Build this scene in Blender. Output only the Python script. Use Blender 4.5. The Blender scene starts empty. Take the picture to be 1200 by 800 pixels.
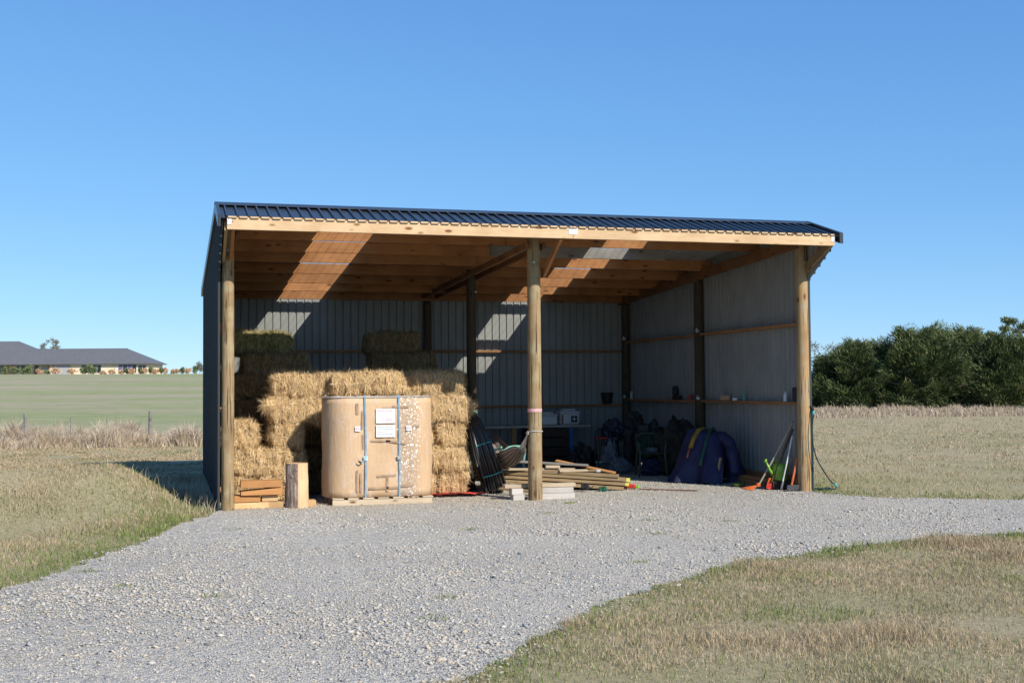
import bpy, bmesh, math, random
import numpy as np
from mathutils import Vector, Matrix, noise
R = math.radians
rnd = random.Random(7)
rng = np.random.default_rng(11)
scene = bpy.context.scene
C = scene.collection

# ------------------------------------------------------------------ materials
def newmat(name):
    m = bpy.data.materials.new(name); m.use_nodes = True
    nt = m.node_tree; nt.nodes.clear()
    return m, nt
def N(nt, t, **kw):
    n = nt.nodes.new(t)
    for k, v in kw.items():
        if k.startswith('i_'): n.inputs[k[2:].replace('_', ' ')].default_value = v
        else: setattr(n, k, v)
    return n
def L(nt, a, b): nt.links.new(a, b)
def ramp(nt, fac, stops):
    r = N(nt, 'ShaderNodeValToRGB'); e = r.color_ramp.elements
    while len(e) > 1: e.remove(e[-1])
    e[0].position = stops[0][0]; e[0].color = (*stops[0][1], 1)
    for p, c in stops[1:]:
        x = e.new(p); x.color = (*c, 1)
    L(nt, fac, r.inputs[0]); return r.outputs[0]
def coords(nt, scale=(1, 1, 1), kind='Object', rnd_off=True):
    tc = N(nt, 'ShaderNodeTexCoord'); mp = N(nt, 'ShaderNodeMapping'); mp.inputs['Scale'].default_value = scale
    L(nt, tc.outputs[kind], mp.inputs[0])
    if rnd_off:
        oi = N(nt, 'ShaderNodeObjectInfo'); mu = N(nt, 'ShaderNodeVectorMath', operation='SCALE'); mu.inputs[3].default_value = 40
        cb = N(nt, 'ShaderNodeCombineXYZ'); L(nt, oi.outputs['Random'], cb.inputs[0]); L(nt, oi.outputs['Random'], cb.inputs[1])
        L(nt, cb.outputs[0], mu.inputs[0]); L(nt, mu.outputs[0], mp.inputs['Location'])
    return mp.outputs[0]
def noise_n(nt, vec, scale, detail=4, rough=.6, dist=0):
    n = N(nt, 'ShaderNodeTexNoise'); n.inputs['Scale'].default_value = scale; n.inputs['Detail'].default_value = detail
    n.inputs['Roughness'].default_value = rough; n.inputs['Distortion'].default_value = dist
    if vec: L(nt, vec, n.inputs['Vector'])
    return n.outputs['Fac']
def mix(nt, f, a, b, mode='MIX'):
    m = N(nt, 'ShaderNodeMix', data_type='RGBA', blend_type=mode)
    for inp, v in ((m.inputs[0], f), (m.inputs[6], a), (m.inputs[7], b)):
        if isinstance(v, (int, float)): inp.default_value = v
        elif isinstance(v, tuple): inp.default_value = (*v, 1)
        else: L(nt, v, inp)
    return m.outputs[2]
def bsdf(nt, col, rough=.8, bump=None, bs=.3, bd=.01, metal=0, spec=.3, alb=.8, **kw):
    if alb != 1: col = tuple(c * alb for c in col) if isinstance(col, tuple) else mix(nt, 1.0, col, (alb, alb, alb), 'MULTIPLY')
    p = N(nt, 'ShaderNodeBsdfPrincipled'); o = N(nt, 'ShaderNodeOutputMaterial')
    if isinstance(col, tuple): p.inputs['Base Color'].default_value = (*col, 1)
    else: L(nt, col, p.inputs['Base Color'])
    if isinstance(rough, (int, float)): p.inputs['Roughness'].default_value = rough
    else: L(nt, rough, p.inputs['Roughness'])
    p.inputs['Metallic'].default_value = metal; p.inputs['Specular IOR Level'].default_value = spec
    for k, v in kw.items(): p.inputs[k.replace('_', ' ')].default_value = v
    if bump is not None:
        b = N(nt, 'ShaderNodeBump'); b.inputs['Strength'].default_value = bs; b.inputs['Distance'].default_value = bd
        L(nt, bump, b.inputs['Height']); L(nt, b.outputs[0], p.inputs['Normal'])
    L(nt, p.outputs[0], o.inputs[0]); return p
def plain(name, col, rough=.6, metal=0, spec=.4, var=.25, ns=9):
    m, nt = newmat(name)
    f = noise_n(nt, coords(nt), ns, 5)
    lo = tuple(c * (1 - var) for c in col); hi = tuple(min(1, c * (1 + var)) for c in col)
    bsdf(nt, ramp(nt, f, [(.3, lo), (.7, hi)]), rough, f, .15, .004, metal, spec); return m
def wood(name, a, b, knot=(.2, .1, .04), axis=0, grey=None, cracks=0.0):
    m, nt = newmat(name)
    s = [14, 14, 14]; s[axis] = .9
    v = coords(nt, tuple(s))
    g = noise_n(nt, v, 3.0, 6, .65, .6)
    col = ramp(nt, g, [(.28, a), (.5, tuple((x + y) / 2 for x, y in zip(a, b))), (.72, b)])
    s2 = [1, 1, 1]; v2 = coords(nt, (1, 1, 1)); big = noise_n(nt, v2, 2.2, 3)
    col = mix(nt, .45, col, ramp(nt, big, [(.3, tuple(x * .72 for x in a)), (.7, b)]))
    # knots
    s3 = [9, 9, 9]; s3[axis] = 3.6; v3 = coords(nt, tuple(s3))
    vo = N(nt, 'ShaderNodeTexVoronoi'); vo.inputs['Scale'].default_value = .8; L(nt, v3, vo.inputs['Vector'])
    kn = ramp(nt, vo.outputs['Distance'], [(.09, (1, 1, 1)), (.19, (0, 0, 0))])
    col = mix(nt, kn, col, knot)
    if grey:
        gf = ramp(nt, noise_n(nt, coords(nt, (1.5, 1.5, 1.5)), 2.6, 5), [(.45, (0, 0, 0)), (.62, (1, 1, 1))])
        col = mix(nt, gf, col, grey)
    if cracks:
        s4 = [30, 30, 30]; s4[axis] = 1.0
        cf = ramp(nt, noise_n(nt, coords(nt, tuple(s4)), 1.5, 3, .5), [(.36, (1, 1, 1)), (.42, (0, 0, 0))])
        col = mix(nt, cf, col, tuple(x * .3 for x in a))
    # tone differs from board to board
    oi = N(nt, 'ShaderNodeObjectInfo')
    col = mix(nt, 1.0, col, ramp(nt, oi.outputs['Random'], [(0, (.78, .76, .74)), (1, (1.08, 1.06, 1.04))]), 'MULTIPLY')
    bsdf(nt, col, .78, g, .35, .006); return m

M = {}
M['fascia_pine'] = wood('fascia_pine', (.66, .42, .22), (.88, .66, .42), (.25, .10, .035))
M['rafter_pine_shaded'] = wood('rafter_pine_shaded', (.16, .07, .03), (.30, .15, .065), (.05, .02, .01))  # pine darkened: the shade under the roof is put into its colour
M['inner_pole_shaded'] = wood('inner_pole_shaded', (.07, .05, .032), (.14, .105, .068), (.04, .03, .02), 2)  # post wood with the shed's inner shade painted into its colour
M['purlin_pine'] = wood('purlin_pine', (.34, .135, .048), (.60, .29, .115), (.16, .06, .02))
M['grey_board'] = wood('grey_board', (.20, .19, .18), (.38, .36, .33), (.1, .09, .08))
M['girt_pine'] = wood('girt_pine', (.38, .18, .075), (.52, .27, .12))
M['pole_wood'] = wood('pole_wood', (.27, .175, .085), (.47, .34, .19), (.15, .08, .03), 2, grey=(.42, .34, .20), cracks=1)
M['pole_wood_tan'] = wood('pole_wood_tan', (.33, .20, .09), (.50, .34, .175), (.15, .07, .03), 2, grey=(.40, .32, .20), cracks=1)
M['fresh_sawn'] = wood('fresh_sawn', (.62, .36, .16), (.82, .57, .31), (.35, .16, .06))
M['orange_sawn'] = wood('orange_sawn', (.55, .24, .08), (.72, .38, .15), (.3, .12, .04))
M['old_board'] = wood('old_board', (.30, .20, .10), (.50, .37, .21), (.15, .09, .04))
M['golden_board'] = wood('golden_board', (.28, .18, .085), (.50, .35, .19), (.15, .09, .04))
M['pale_board'] = wood('pale_board', (.58, .46, .32), (.74, .61, .45))
M['white_board'] = wood('white_board', (.55, .50, .46), (.74, .70, .66), (.5, .44, .4))
M['rust_board'] = plain('rust_board', (.22, .09, .05))
def bark():
    m, nt = newmat('bark')
    v = coords(nt, (9, 9, 2)); g = noise_n(nt, v, 2.4, 7, .7)
    bsdf(nt, ramp(nt, g, [(.34, (.09, .065, .055)), (.5, (.30, .22, .18)), (.66, (.52, .43, .37))]), .9, g, .9, .03); return m
M['bark'] = bark()
M['split_wood'] = wood('split_wood', (.58, .36, .18), (.80, .58, .36), (.35, .18, .09), 2)
def sheet(name, c, rough, spec=.5, dirt=.2):
    m, nt = newmat(name)
    f = noise_n(nt, coords(nt, (1, 1, .4), rnd_off=False), 3.5, 6)
    bsdf(nt, ramp(nt, f, [(.3, tuple(x * (1 - dirt) for x in c)), (.7, tuple(x * (1 + dirt) for x in c))]), rough, noise_n(nt, coords(nt, rnd_off=False), 6, 2), .06, .01, 0, spec); return m
M['steel_dark'] = sheet('steel_dark', (.034, .041, .050), .33, .5)
M['steel_wall_out'] = sheet('steel_wall_out', (.040, .047, .050), .6, .35)
M['steel_inner'] = sheet('steel_inner', (.34, .35, .345), .5, .4, .12)
M['galv'] = plain('galv', (.55, .56, .57), .4, .7)
M['nail_plate'] = plain('nail_plate', (.75, .76, .77), .5, .2)
def skylight():
    m, nt = newmat('clear_sheet')
    tr = N(nt, 'ShaderNodeBsdfTransparent'); tr.inputs[0].default_value = (.98, .98, .97, 1)
    tl = N(nt, 'ShaderNodeBsdfTranslucent'); tl.inputs[0].default_value = (.75, .84, .79, 1)
    gl = N(nt, 'ShaderNodeBsdfGlossy'); gl.inputs['Roughness'].default_value = .25
    a = N(nt, 'ShaderNodeMixShader'); a.inputs[0].default_value = .07; L(nt, tr.outputs[0], a.inputs[1]); L(nt, tl.outputs[0], a.inputs[2])
    b = N(nt, 'ShaderNodeMixShader'); b.inputs[0].default_value = .06; L(nt, a.outputs[0], b.inputs[1]); L(nt, gl.outputs[0], b.inputs[2])
    o = N(nt, 'ShaderNodeOutputMaterial'); L(nt, b.outputs[0], o.inputs[0]); return m
M['clear_sheet'] = skylight()
def film():
    m, nt = newmat('stretch_film')
    f = noise_n(nt, coords(nt, (1.25, 1.25, .85)), 25, 1.1, .42, 1.0)
    b = N(nt, 'ShaderNodeBump'); b.inputs['Strength'].default_value = 1; b.inputs['Distance'].default_value = .035; L(nt, f, b.inputs['Height'])
    gl = N(nt, 'ShaderNodeBsdfGlossy'); gl.inputs['Roughness'].default_value = .20; L(nt, b.outputs[0], gl.inputs['Normal'])
    tr = N(nt, 'ShaderNodeBsdfTransparent'); tr.inputs[0].default_value = (.97, .97, .97, 1)
    df = N(nt, 'ShaderNodeBsdfDiffuse'); df.inputs[0].default_value = (.8, .8, .82, 1)
    st = ramp(nt, noise_n(nt, coords(nt, (5, 5, 1.5)), 3, 5, .7, 1), [(.50, (.0, .0, .0)), (.72, (.30, .30, .30))])
    a = N(nt, 'ShaderNodeMixShader'); L(nt, st, a.inputs[0]); L(nt, tr.outputs[0], a.inputs[1]); L(nt, df.outputs[0], a.inputs[2])
    # the loose, crinkled end of the wrap lies to the right of the second strap and shines more
    tc = N(nt, 'ShaderNodeTexCoord'); sp = N(nt, 'ShaderNodeSeparateXYZ'); L(nt, tc.outputs['Object'], sp.inputs[0])
    mr = N(nt, 'ShaderNodeMapRange'); mr.inputs[1].default_value = .93; mr.inputs[2].default_value = 1.06; L(nt, sp.outputs[0], mr.inputs[0])
    m2 = N(nt, 'ShaderNodeMapRange'); m2.inputs[1].default_value = 1.34; m2.inputs[2].default_value = 1.18; L(nt, sp.outputs[0], m2.inputs[0])
    mu = N(nt, 'ShaderNodeMath', operation='MULTIPLY'); L(nt, mr.outputs[0], mu.inputs[0]); L(nt, m2.outputs[0], mu.inputs[1])
    ma = N(nt, 'ShaderNodeMath', operation='MULTIPLY_ADD'); L(nt, mu.outputs[0], ma.inputs[0]); ma.inputs[1].default_value = .16; ma.inputs[2].default_value = .012
    x = N(nt, 'ShaderNodeMixShader'); L(nt, ma.outputs[0], x.inputs[0]); L(nt, a.outputs[0], x.inputs[1]); L(nt, gl.outputs[0], x.inputs[2])
    o = N(nt, 'ShaderNodeOutputMaterial'); L(nt, x.outputs[0], o.inputs[0]); return m
M['stretch_film'] = film()
def card():
    m, nt = newmat('cardboard')
    f = noise_n(nt, coords(nt, (1, 1, .5)), 3, 6, .65); f2 = noise_n(nt, coords(nt, (40, 40, 1.5)), 1, 3)
    c = ramp(nt, f, [(.25, (.47, .305, .17)), (.5, (.53, .355, .21)), (.75, (.585, .40, .245))])
    c = mix(nt, .12, c, ramp(nt, f2, [(.3, (.4, .25, .12)), (.7, (.75, .55, .33))]))
    bsdf(nt, c, .75, f, .35, .015, alb=1); return m
M['cardboard'] = card()
M['brown_tape'] = plain('brown_tape', (.42, .28, .175), .35, 0, .5)
M['film_rim'] = plain('film_rim', (.50, .47, .45), .3, 0, .6)
M['hose_green'] = plain('hose_green', (.012, .035, .03), .4)
M['paper'] = plain('paper', (.82, .82, .83), .6, 0, .3, .04)
M['ink_red'] = plain('ink_red', (.72, .12, .16)); M['ink_pink'] = plain('ink_pink', (.85, .3, .42)); M['ink_grey'] = plain('ink_grey', (.35, .36, .42))
M['strap_blue'] = plain('strap_blue', (.42, .66, 1.0), .5)
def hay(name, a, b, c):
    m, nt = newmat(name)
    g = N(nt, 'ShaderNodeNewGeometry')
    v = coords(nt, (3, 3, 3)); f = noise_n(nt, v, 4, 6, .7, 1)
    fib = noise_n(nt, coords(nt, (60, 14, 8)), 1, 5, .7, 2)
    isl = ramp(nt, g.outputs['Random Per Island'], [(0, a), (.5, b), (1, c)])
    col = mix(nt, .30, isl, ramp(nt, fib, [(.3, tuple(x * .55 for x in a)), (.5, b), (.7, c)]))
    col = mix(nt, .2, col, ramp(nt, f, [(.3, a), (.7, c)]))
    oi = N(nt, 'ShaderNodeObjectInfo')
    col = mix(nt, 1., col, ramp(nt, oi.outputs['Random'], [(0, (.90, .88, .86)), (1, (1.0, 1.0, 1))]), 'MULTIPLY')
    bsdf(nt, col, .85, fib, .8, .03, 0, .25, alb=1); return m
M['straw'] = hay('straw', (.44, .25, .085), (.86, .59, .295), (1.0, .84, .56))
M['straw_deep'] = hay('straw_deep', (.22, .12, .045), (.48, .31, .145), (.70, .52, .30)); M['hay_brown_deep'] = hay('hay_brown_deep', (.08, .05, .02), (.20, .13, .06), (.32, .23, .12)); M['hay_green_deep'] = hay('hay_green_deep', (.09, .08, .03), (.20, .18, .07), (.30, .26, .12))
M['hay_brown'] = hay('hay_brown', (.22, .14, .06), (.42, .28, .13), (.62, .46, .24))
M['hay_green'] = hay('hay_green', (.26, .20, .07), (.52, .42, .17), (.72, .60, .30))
M['twine'] = plain('twine', (.75, .60, .40), .8)
M['red_tarp'] = plain('red_tarp', (.60, .07, .06), .5)
M['poly_pipe'] = plain('poly_pipe', (.03, .031, .034), .3, 0, .5)
M['tie_cyan'] = plain('tie_cyan', (.08, .45, .40), .5)
def stripes(name, cols, scale, axis='X'):
    m, nt = newmat(name)
    w = N(nt, 'ShaderNodeTexWave', wave_type='BANDS', bands_direction=axis); w.inputs['Scale'].default_value = scale; w.inputs['Distortion'].default_value = .4
    L(nt, coords(nt, kind='UV', rnd_off=False), w.inputs['Vector'])
    n = len(cols); bsdf(nt, ramp(nt, w.outputs['Fac'], [(i / n, c) for i, c in enumerate(cols)]), .9, w.outputs['Fac'], .3, .01); return m
M['hammock_cloth'] = stripes('hammock_cloth', [(.10, .075, .065), (.26, .19, .15), (.55, .50, .46), (.16, .13, .12)], 2.2)
M['cord'] = plain('cord', (.66, .62, .58), .9)
M['green_plastic'] = plain('green_plastic', (.022, .055, .045), .4, 0, .5); M['pale_green_plastic'] = plain('pale_green_plastic', (.20, .42, .34), .4, 0, .5)
M['white_plastic'] = plain('white_plastic', (.74, .75, .78), .4, 0, .5, .06)
M['navy'] = plain('navy', (.018, .022, .045), .5); M['black'] = plain('black', (.018, .018, .02), .55); M['dark_grey'] = plain('dark_grey', (.05, .05, .055), .7)
M['blue_paint'] = plain('blue_paint', (.05, .17, .48), .5); M['yellow'] = plain('yellow', (.32, .20, .03), .6); M['green'] = plain('green', (.015, .10, .06), .6)
M['lime'] = plain('lime', (.22, .44, .04), .4, 0, .5); M['orange'] = plain('orange', (.60, .14, .035), .45, 0, .5); M['red'] = plain('red', (.62, .05, .035), .5)
M['teal'] = plain('teal', (.03, .09, .10), .5); M['brown_cloth'] = plain('brown_cloth', (.03, .025, .018), .8); M['tarp_blue'] = plain('tarp_blue', (.026, .028, .085), .6, 0, .3, .3, 4)
M['crate_wood'] = plain('crate_wood', (.05, .035, .025), .8); M['grey_cloth'] = plain('grey_cloth', (.13, .145, .18), .7); M['yellow_paint'] = plain('yellow_paint', (.75, .72, .12), .6)
M['grey_handle'] = wood('grey_handle', (.33, .28, .22), (.52, .46, .38)); M['tin_pale'] = plain('tin_pale', (.7, .7, .75), .4); M['pink_tape'] = plain('pink_tape', (.80, .42, .44), .4, 0, .5, .1)
M['cloth_olive'] = plain('cloth_olive', (.11, .14, .03), .8)

def blade_mat(name, stops, transl=.25, far=False):
    m, nt = newmat(name)
    g = N(nt, 'ShaderNodeNewGeometry')
    isl = ramp(nt, g.outputs['Random Per Island'], stops)
    tc = N(nt, 'ShaderNodeTexCoord'); f = noise_n(nt, tc.outputs['Object'], .55, 4, .6)
    col = mix(nt, .33, isl, ramp(nt, f, [(.38, stops[0][1]), (.55, stops[len(stops) // 2][1]), (.72, stops[-1][1])]))
    p = bsdf(nt, col, .7, None, spec=.2)
    col = mix(nt, 1.0, col, (.8, .8, .8), 'MULTIPLY'); tl = N(nt, 'ShaderNodeBsdfTranslucent'); L(nt, col, tl.inputs[0])
    mx = N(nt, 'ShaderNodeMixShader'); mx.inputs[0].default_value = transl
    o = [n for n in nt.nodes if n.type == 'OUTPUT_MATERIAL'][0]
    L(nt, p.outputs[0], mx.inputs[1]); L(nt, tl.outputs[0], mx.inputs[2]); L(nt, mx.outputs[0], o.inputs[0]); return m
M['lawn'] = blade_mat('lawn', [(0, (.15, .19, .06)), (.22, (.30, .25, .13)), (.5, (.62, .47, .31)), (.8, (.80, .66, .46)), (1, (.50, .36, .22))])
M['green_blades'] = blade_mat('green_blades', [(0, (.11, .19, .035)), (.5, (.22, .29, .075)), (1, (.45, .40, .19))])
M['dry_tall'] = blade_mat('dry_tall', [(0, (.48, .38, .25)), (.5, (.70, .57, .42)), (1, (.85, .72, .56))])
M['gully_grass'] = blade_mat('gully_grass', [(0, (.40, .31, .21)), (.5, (.60, .48, .36)), (1, (.74, .61, .47))])
M['conifer'] = blade_mat('conifer', [(0, (.024, .045, .018)), (.55, (.062, .10, .038)), (.82, (.19, .23, .085)), (1, (.38, .39, .16))], .12)
M['grey_leaf'] = blade_mat('grey_leaf', [(0, (.18, .20, .15)), (.5, (.32, .33, .27)), (1, (.44, .44, .38))], .15)
M['shrub_green'] = blade_mat('shrub_green', [(0, (.12, .16, .07)), (.5, (.24, .30, .14)), (1, (.38, .44, .23))], .15)
M['shrub_orange'] = blade_mat('shrub_orange', [(0, (.50, .32, .18)), (.5, (.80, .54, .33)), (1, (.92, .70, .48))], .15)
M['trunk'] = bark(); M['trunk'].name = 'trunk'

def ground_mat():
    m, nt = newmat('pasture')
    tc = N(nt, 'ShaderNodeTexCoord'); v = tc.outputs['Object']
    def mp(s):
        q = N(nt, 'ShaderNodeMapping'); q.inputs['Scale'].default_value = s; L(nt, v, q.inputs[0]); return q.outputs[0]
    big = noise_n(nt, mp((.045, .12, 1)), 1, 5, .6); mid = noise_n(nt, mp((.7, .9, 1)), 1, 6, .7); fine = noise_n(nt, mp((9, 9, 9)), 1.6, 8, .8)
    green = ramp(nt, fine, [(.3, (.20, .205, .085)), (.5, (.31, .30, .145)), (.7, (.42, .39, .21))])
    dry = ramp(nt, fine, [(.3, (.32, .25, .145)), (.5, (.46, .385, .245)), (.7, (.60, .52, .35))])
    f = mix(nt, .45, ramp(nt, big, [(.32, (0, 0, 0)), (.5, (1, 1, 1))]), ramp(nt, mid, [(.35, (0, 0, 0)), (.65, (1, 1, 1))]))
    col = mix(nt, f, green, dry)
    # the far paddock beyond the fence is greener
    sx = N(nt, 'ShaderNodeSeparateXYZ'); L(nt, v, sx.inputs[0])
    mr = N(nt, 'ShaderNodeMapRange'); mr.inputs[1].default_value = 20; mr.inputs[2].default_value = 30; L(nt, sx.outputs[1], mr.inputs[0])
    mx = N(nt, 'ShaderNodeMapRange'); mx.inputs[1].default_value = 22; mx.inputs[2].default_value = 14; L(nt, sx.outputs[0], mx.inputs[0])
    mm = N(nt, 'ShaderNodeMath', operation='MULTIPLY'); L(nt, mr.outputs[0], mm.inputs[0]); L(nt, mx.outputs[0], mm.inputs[1])
    band = noise_n(nt, mp((.02, .06, 1)), 1, 8, .72, 1.2)
    far = mix(nt, ramp(nt, band, [(.42, (0, 0, 0)), (.58, (1, 1, 1))]), ramp(nt, mid, [(.3, (.25, .29, .12)), (.7, (.36, .385, .19))]), ramp(nt, mid, [(.3, (.36, .32, .21)), (.7, (.47, .41, .29))]))
    col = mix(nt, mm.outputs[0], col, far)
    bsdf(nt, col, .95, fine, .6, .05, 0, .1); return m
M['pasture'] = ground_mat()
def gravel_mat():
    m, nt = newmat('gravel')
    tc = N(nt, 'ShaderNodeTexCoord'); v = tc.outputs['Object']
    vo = N(nt, 'ShaderNodeTexVoronoi'); vo.inputs['Scale'].default_value = 34; L(nt, v, vo.inputs['Vector'])
    vo2 = N(nt, 'ShaderNodeTexVoronoi'); vo2.inputs['Scale'].default_value = 85; L(nt, v, vo2.inputs['Vector'])
    big = noise_n(nt, v, .55, 5, .6)
    bw = N(nt, 'ShaderNodeRGBToBW'); L(nt, vo.outputs['Color'], bw.inputs[0]); bw2 = N(nt, 'ShaderNodeRGBToBW'); L(nt, vo2.outputs['Color'], bw2.inputs[0])
    c1 = ramp(nt, bw.outputs[0], [(.2, (.27, .28, .29)), (.45, (.49, .48, .46)), (.7, (.62, .59, .53)), (.9, (.68, .65, .59))])
    c2 = ramp(nt, bw2.outputs[0], [(.2, (.38, .375, .36)), (.5, (.53, .515, .485)), (.85, (.66, .63, .58))])
    col = mix(nt, ramp(nt, big, [(.42, (.25, .25, .25)), (.62, (.85, .85, .85))]), c1, c2)
    warm = noise_n(nt, v, 1.7, 4, .6)
    col = mix(nt, ramp(nt, warm, [(.5, (0, 0, 0)), (.72, (.35, .35, .35))]), col, (.58, .51, .39))
    col = mix(nt, 1.0, col, ramp(nt, noise_n(nt, v, .33, 6, .65), [(.36, (.93, .90, .85)), (.5, (1.03, .99, .925)), (.66, (1.08, 1.03, .95))]), 'MULTIPLY')
    ad = N(nt, 'ShaderNodeMath', operation='ADD'); L(nt, vo.outputs['Distance'], ad.inputs[0]); L(nt, vo2.outputs['Distance'], ad.inputs[1])
    iv = N(nt, 'ShaderNodeMath', operation='SUBTRACT'); iv.inputs[0].default_value = 1; L(nt, ad.outputs[0], iv.inputs[1])
    bsdf(nt, col, .9, iv.outputs[0], .8, .014, 0, .2); return m
M['gravel'] = gravel_mat()
def stone_mat():
    m, nt = newmat('stones'); g = N(nt, 'ShaderNodeNewGeometry')
    c = ramp(nt, g.outputs['Random Per Island'], [(0, (.16, .16, .165)), (.12, (.36, .38, .40)), (.35, (.50, .49, .47)), (.6, (.57, .53, .47)), (.78, (.50, .43, .34)), (.9, (.60, .58, .55)), (1, (.63, .61, .58))])
    c = mix(nt, 1.0, c, (1.0, .965, .91), 'MULTIPLY'); bsdf(nt, c, .8, None, spec=.25); return m
M['stones'] = stone_mat()

# ------------------------------------------------------------------ object helpers
def tagp(o, label=None, cat=None, group=None, kind=None):
    if label: o['label'] = label
    if cat: o['category'] = cat
    if group: o['group'] = group
    if kind: o['kind'] = kind
    return o
def thing(name, label, cat, loc=(0, 0, 0), rz=0, group=None):
    o = bpy.data.objects.new(name, None); o.empty_display_size = .2; C.objects.link(o)
    o.location = loc; o.rotation_euler = (0, 0, rz); return tagp(o, label, cat, group)
def obj(name, me, m, parent=None, mw=None, smooth=False):
    """me: mesh or bmesh in parent's local space"""
    if isinstance(me, bmesh.types.BMesh):
        b = me; me = bpy.data.meshes.new(name); bmesh.ops.recalc_face_normals(b, faces=b.faces); b.to_mesh(me); b.free()
    o = bpy.data.objects.new(name, me); C.objects.link(o)
    if not me.materials:
        for x in (m if isinstance(m, (list, tuple)) else [m]): me.materials.append(M[x])
    if parent: o.parent = parent
    if mw is not None: o.matrix_local = mw
    if smooth: me.polygons.foreach_set('use_smooth', [True] * len(me.polygons))
    return o
def npmesh(name, v, f):
    """v (n,3); f (m,k) faces"""
    me = bpy.data.meshes.new(name); v = np.asarray(v, np.float32); f = np.asarray(f, np.int32)
    me.vertices.add(len(v)); me.vertices.foreach_set('co', v.ravel())
    me.loops.add(f.size); me.loops.foreach_set('vertex_index', f.ravel())
    me.polygons.add(len(f)); me.polygons.foreach_set('loop_start', np.arange(0, f.size, f.shape[1], dtype=np.int32))
    me.update(calc_edges=True); return me
def bbox(b, x0, x1, y0, y1, z0, z1, bev=0):
    """bevelled box into a bmesh"""
    r = bmesh.ops.create_cube(b, size=1); vs = r['verts']
    for v in vs: v.co = Vector((x0 + (v.co.x + .5) * (x1 - x0), y0 + (v.co.y + .5) * (y1 - y0), z0 + (v.co.z + .5) * (z1 - z0)))
    if bev:
        es = list({e for v in vs for e in v.link_edges}); bmesh.ops.bevel(b, geom=es, offset=bev, segments=1, affect='EDGES')
    return b
def box(name, x0, x1, y0, y1, z0, z1, m, parent=None, bev=.004, mw=None):
    return obj(name, bbox(bmesh.new(), x0, x1, y0, y1, z0, z1, bev), m, parent, mw)
def board(name, p0, p1, w, h, m, parent=None, up=(0, 0, 1), bev=.003, jag=0):
    """a plank from p0 to p1 (centre line); h along up, w sideways; local x runs along it"""
    p0 = Vector(p0); p1 = Vector(p1); x = (p1 - p0); ln = x.length; x.normalize()
    y = Vector(up).cross(x).normalized(); z = x.cross(y)
    mw = Matrix((x, y, z)).transposed().to_4x4(); mw.translation = (p0 + p1) / 2
    b = bbox(bmesh.new(), -ln / 2, ln / 2, -w / 2, w / 2, -h / 2, h / 2, bev)
    return obj(name, b, m, parent, mw)
def tube(b, pts, r, seg=8, cap=True):
    pts = [Vector(p) for p in pts]; n = len(pts); rs = r if isinstance(r, (list, tuple)) else [r] * n
    ref = Vector((0, 0, 1)); rings = []
    t0 = (pts[1] - pts[0]).normalized()
    if abs(t0.z) > .9: ref = Vector((1, 0, 0))
    u = t0.cross(ref).normalized()
    for i, p in enumerate(pts):
        t = (pts[min(i + 1, n - 1)] - pts[max(i - 1, 0)]).normalized()
        u = (u - t * u.dot(t)).normalized(); w = t.cross(u)
        rings.append([b.verts.new(p + (u * math.cos(a) + w * math.sin(a)) * rs[i]) for a in (2 * math.pi * k / seg for k in range(seg))])
    for a, c in zip(rings, rings[1:]):
        for k in range(seg): b.faces.new((a[k], a[(k + 1) % seg], c[(k + 1) % seg], c[k]))
    if cap: b.faces.new(rings[0][::-1]); b.faces.new(rings[-1])
    return b
def lathe(b, prof, seg=20, c=(0, 0, 0)):
    rings = [[b.verts.new((c[0] + r * math.cos(2 * math.pi * k / seg), c[1] + r * math.sin(2 * math.pi * k / seg), c[2] + z)) for k in range(seg)] for r, z in prof]
    for a, d in zip(rings, rings[1:]):
        for k in range(seg): b.faces.new((a[k], a[(k + 1) % seg], d[(k + 1) % seg], d[k]))
    b.faces.new(rings[0][::-1]); b.faces.new(rings[-1]); return b
def blob(b, c, r, seed=0, amp=.25, fr=2.0, sub=3, flat=None):
    q = bmesh.ops.create_icosphere(b, subdivisions=sub, radius=1)
    for v in q['verts']:
        n = 1 - (.30 * abs(noise.noise(v.co * 2.6 + Vector((seed, 3, seed)))) - .07 if sub > 3 else 0) + amp * noise.noise(v.co * fr + Vector((seed * 7.3, seed * 3.1, 0))) + amp * .4 * noise.noise(v.co * fr * 3 + Vector((0, seed, 9)))
        v.co = Vector((c[0] + v.co.x * r[0] * n, c[1] + v.co.y * r[1] * n, c[2] + v.co.z * r[2] * n))
        if flat is not None and v.co.z < flat: v.co.z = flat
    return b

def smooth_path(P, n=8):
    P = [Vector(p) for p in P]; out = []
    for i in range(len(P) - 1):
        p0, p1, p2, p3 = P[max(i - 1, 0)], P[i], P[i + 1], P[min(i + 2, len(P) - 1)]
        for k in range(n): t = k / n; out.append(.5 * ((2 * p1) + (p2 - p0) * t + (2 * p0 - 5 * p1 + 4 * p2 - p3) * t * t + (3 * p1 - p0 - 3 * p2 + p3) * t ** 3))
    return out + [P[-1]]

# ------------------------------------------------------------------ camera (fitted to the photograph)
yaw, pitch, roll = .274055, .0367226, -.007178
fw = Vector((math.sin(yaw) * math.cos(pitch), math.cos(yaw) * math.cos(pitch), math.sin(pitch)))
rt = Vector((math.cos(yaw), -math.sin(yaw), 0)); up = rt.cross(fw)
r2 = rt * math.cos(roll) + up * math.sin(roll); u2 = -rt * math.sin(roll) + up * math.cos(roll)
cam = bpy.data.cameras.new('camera'); co = bpy.data.objects.new('camera', cam); C.objects.link(co)
mw = Matrix((r2, u2, -fw)).transposed().to_4x4(); CAM = Vector((-.735, -16.40, 1.597)); mw.translation = CAM; co.matrix_world = mw
cam.sensor_width = 36; cam.lens = 36 * 1427.4 / 1200; cam.clip_end = 6000; cam.clip_start = .1; scene.camera = co

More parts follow.
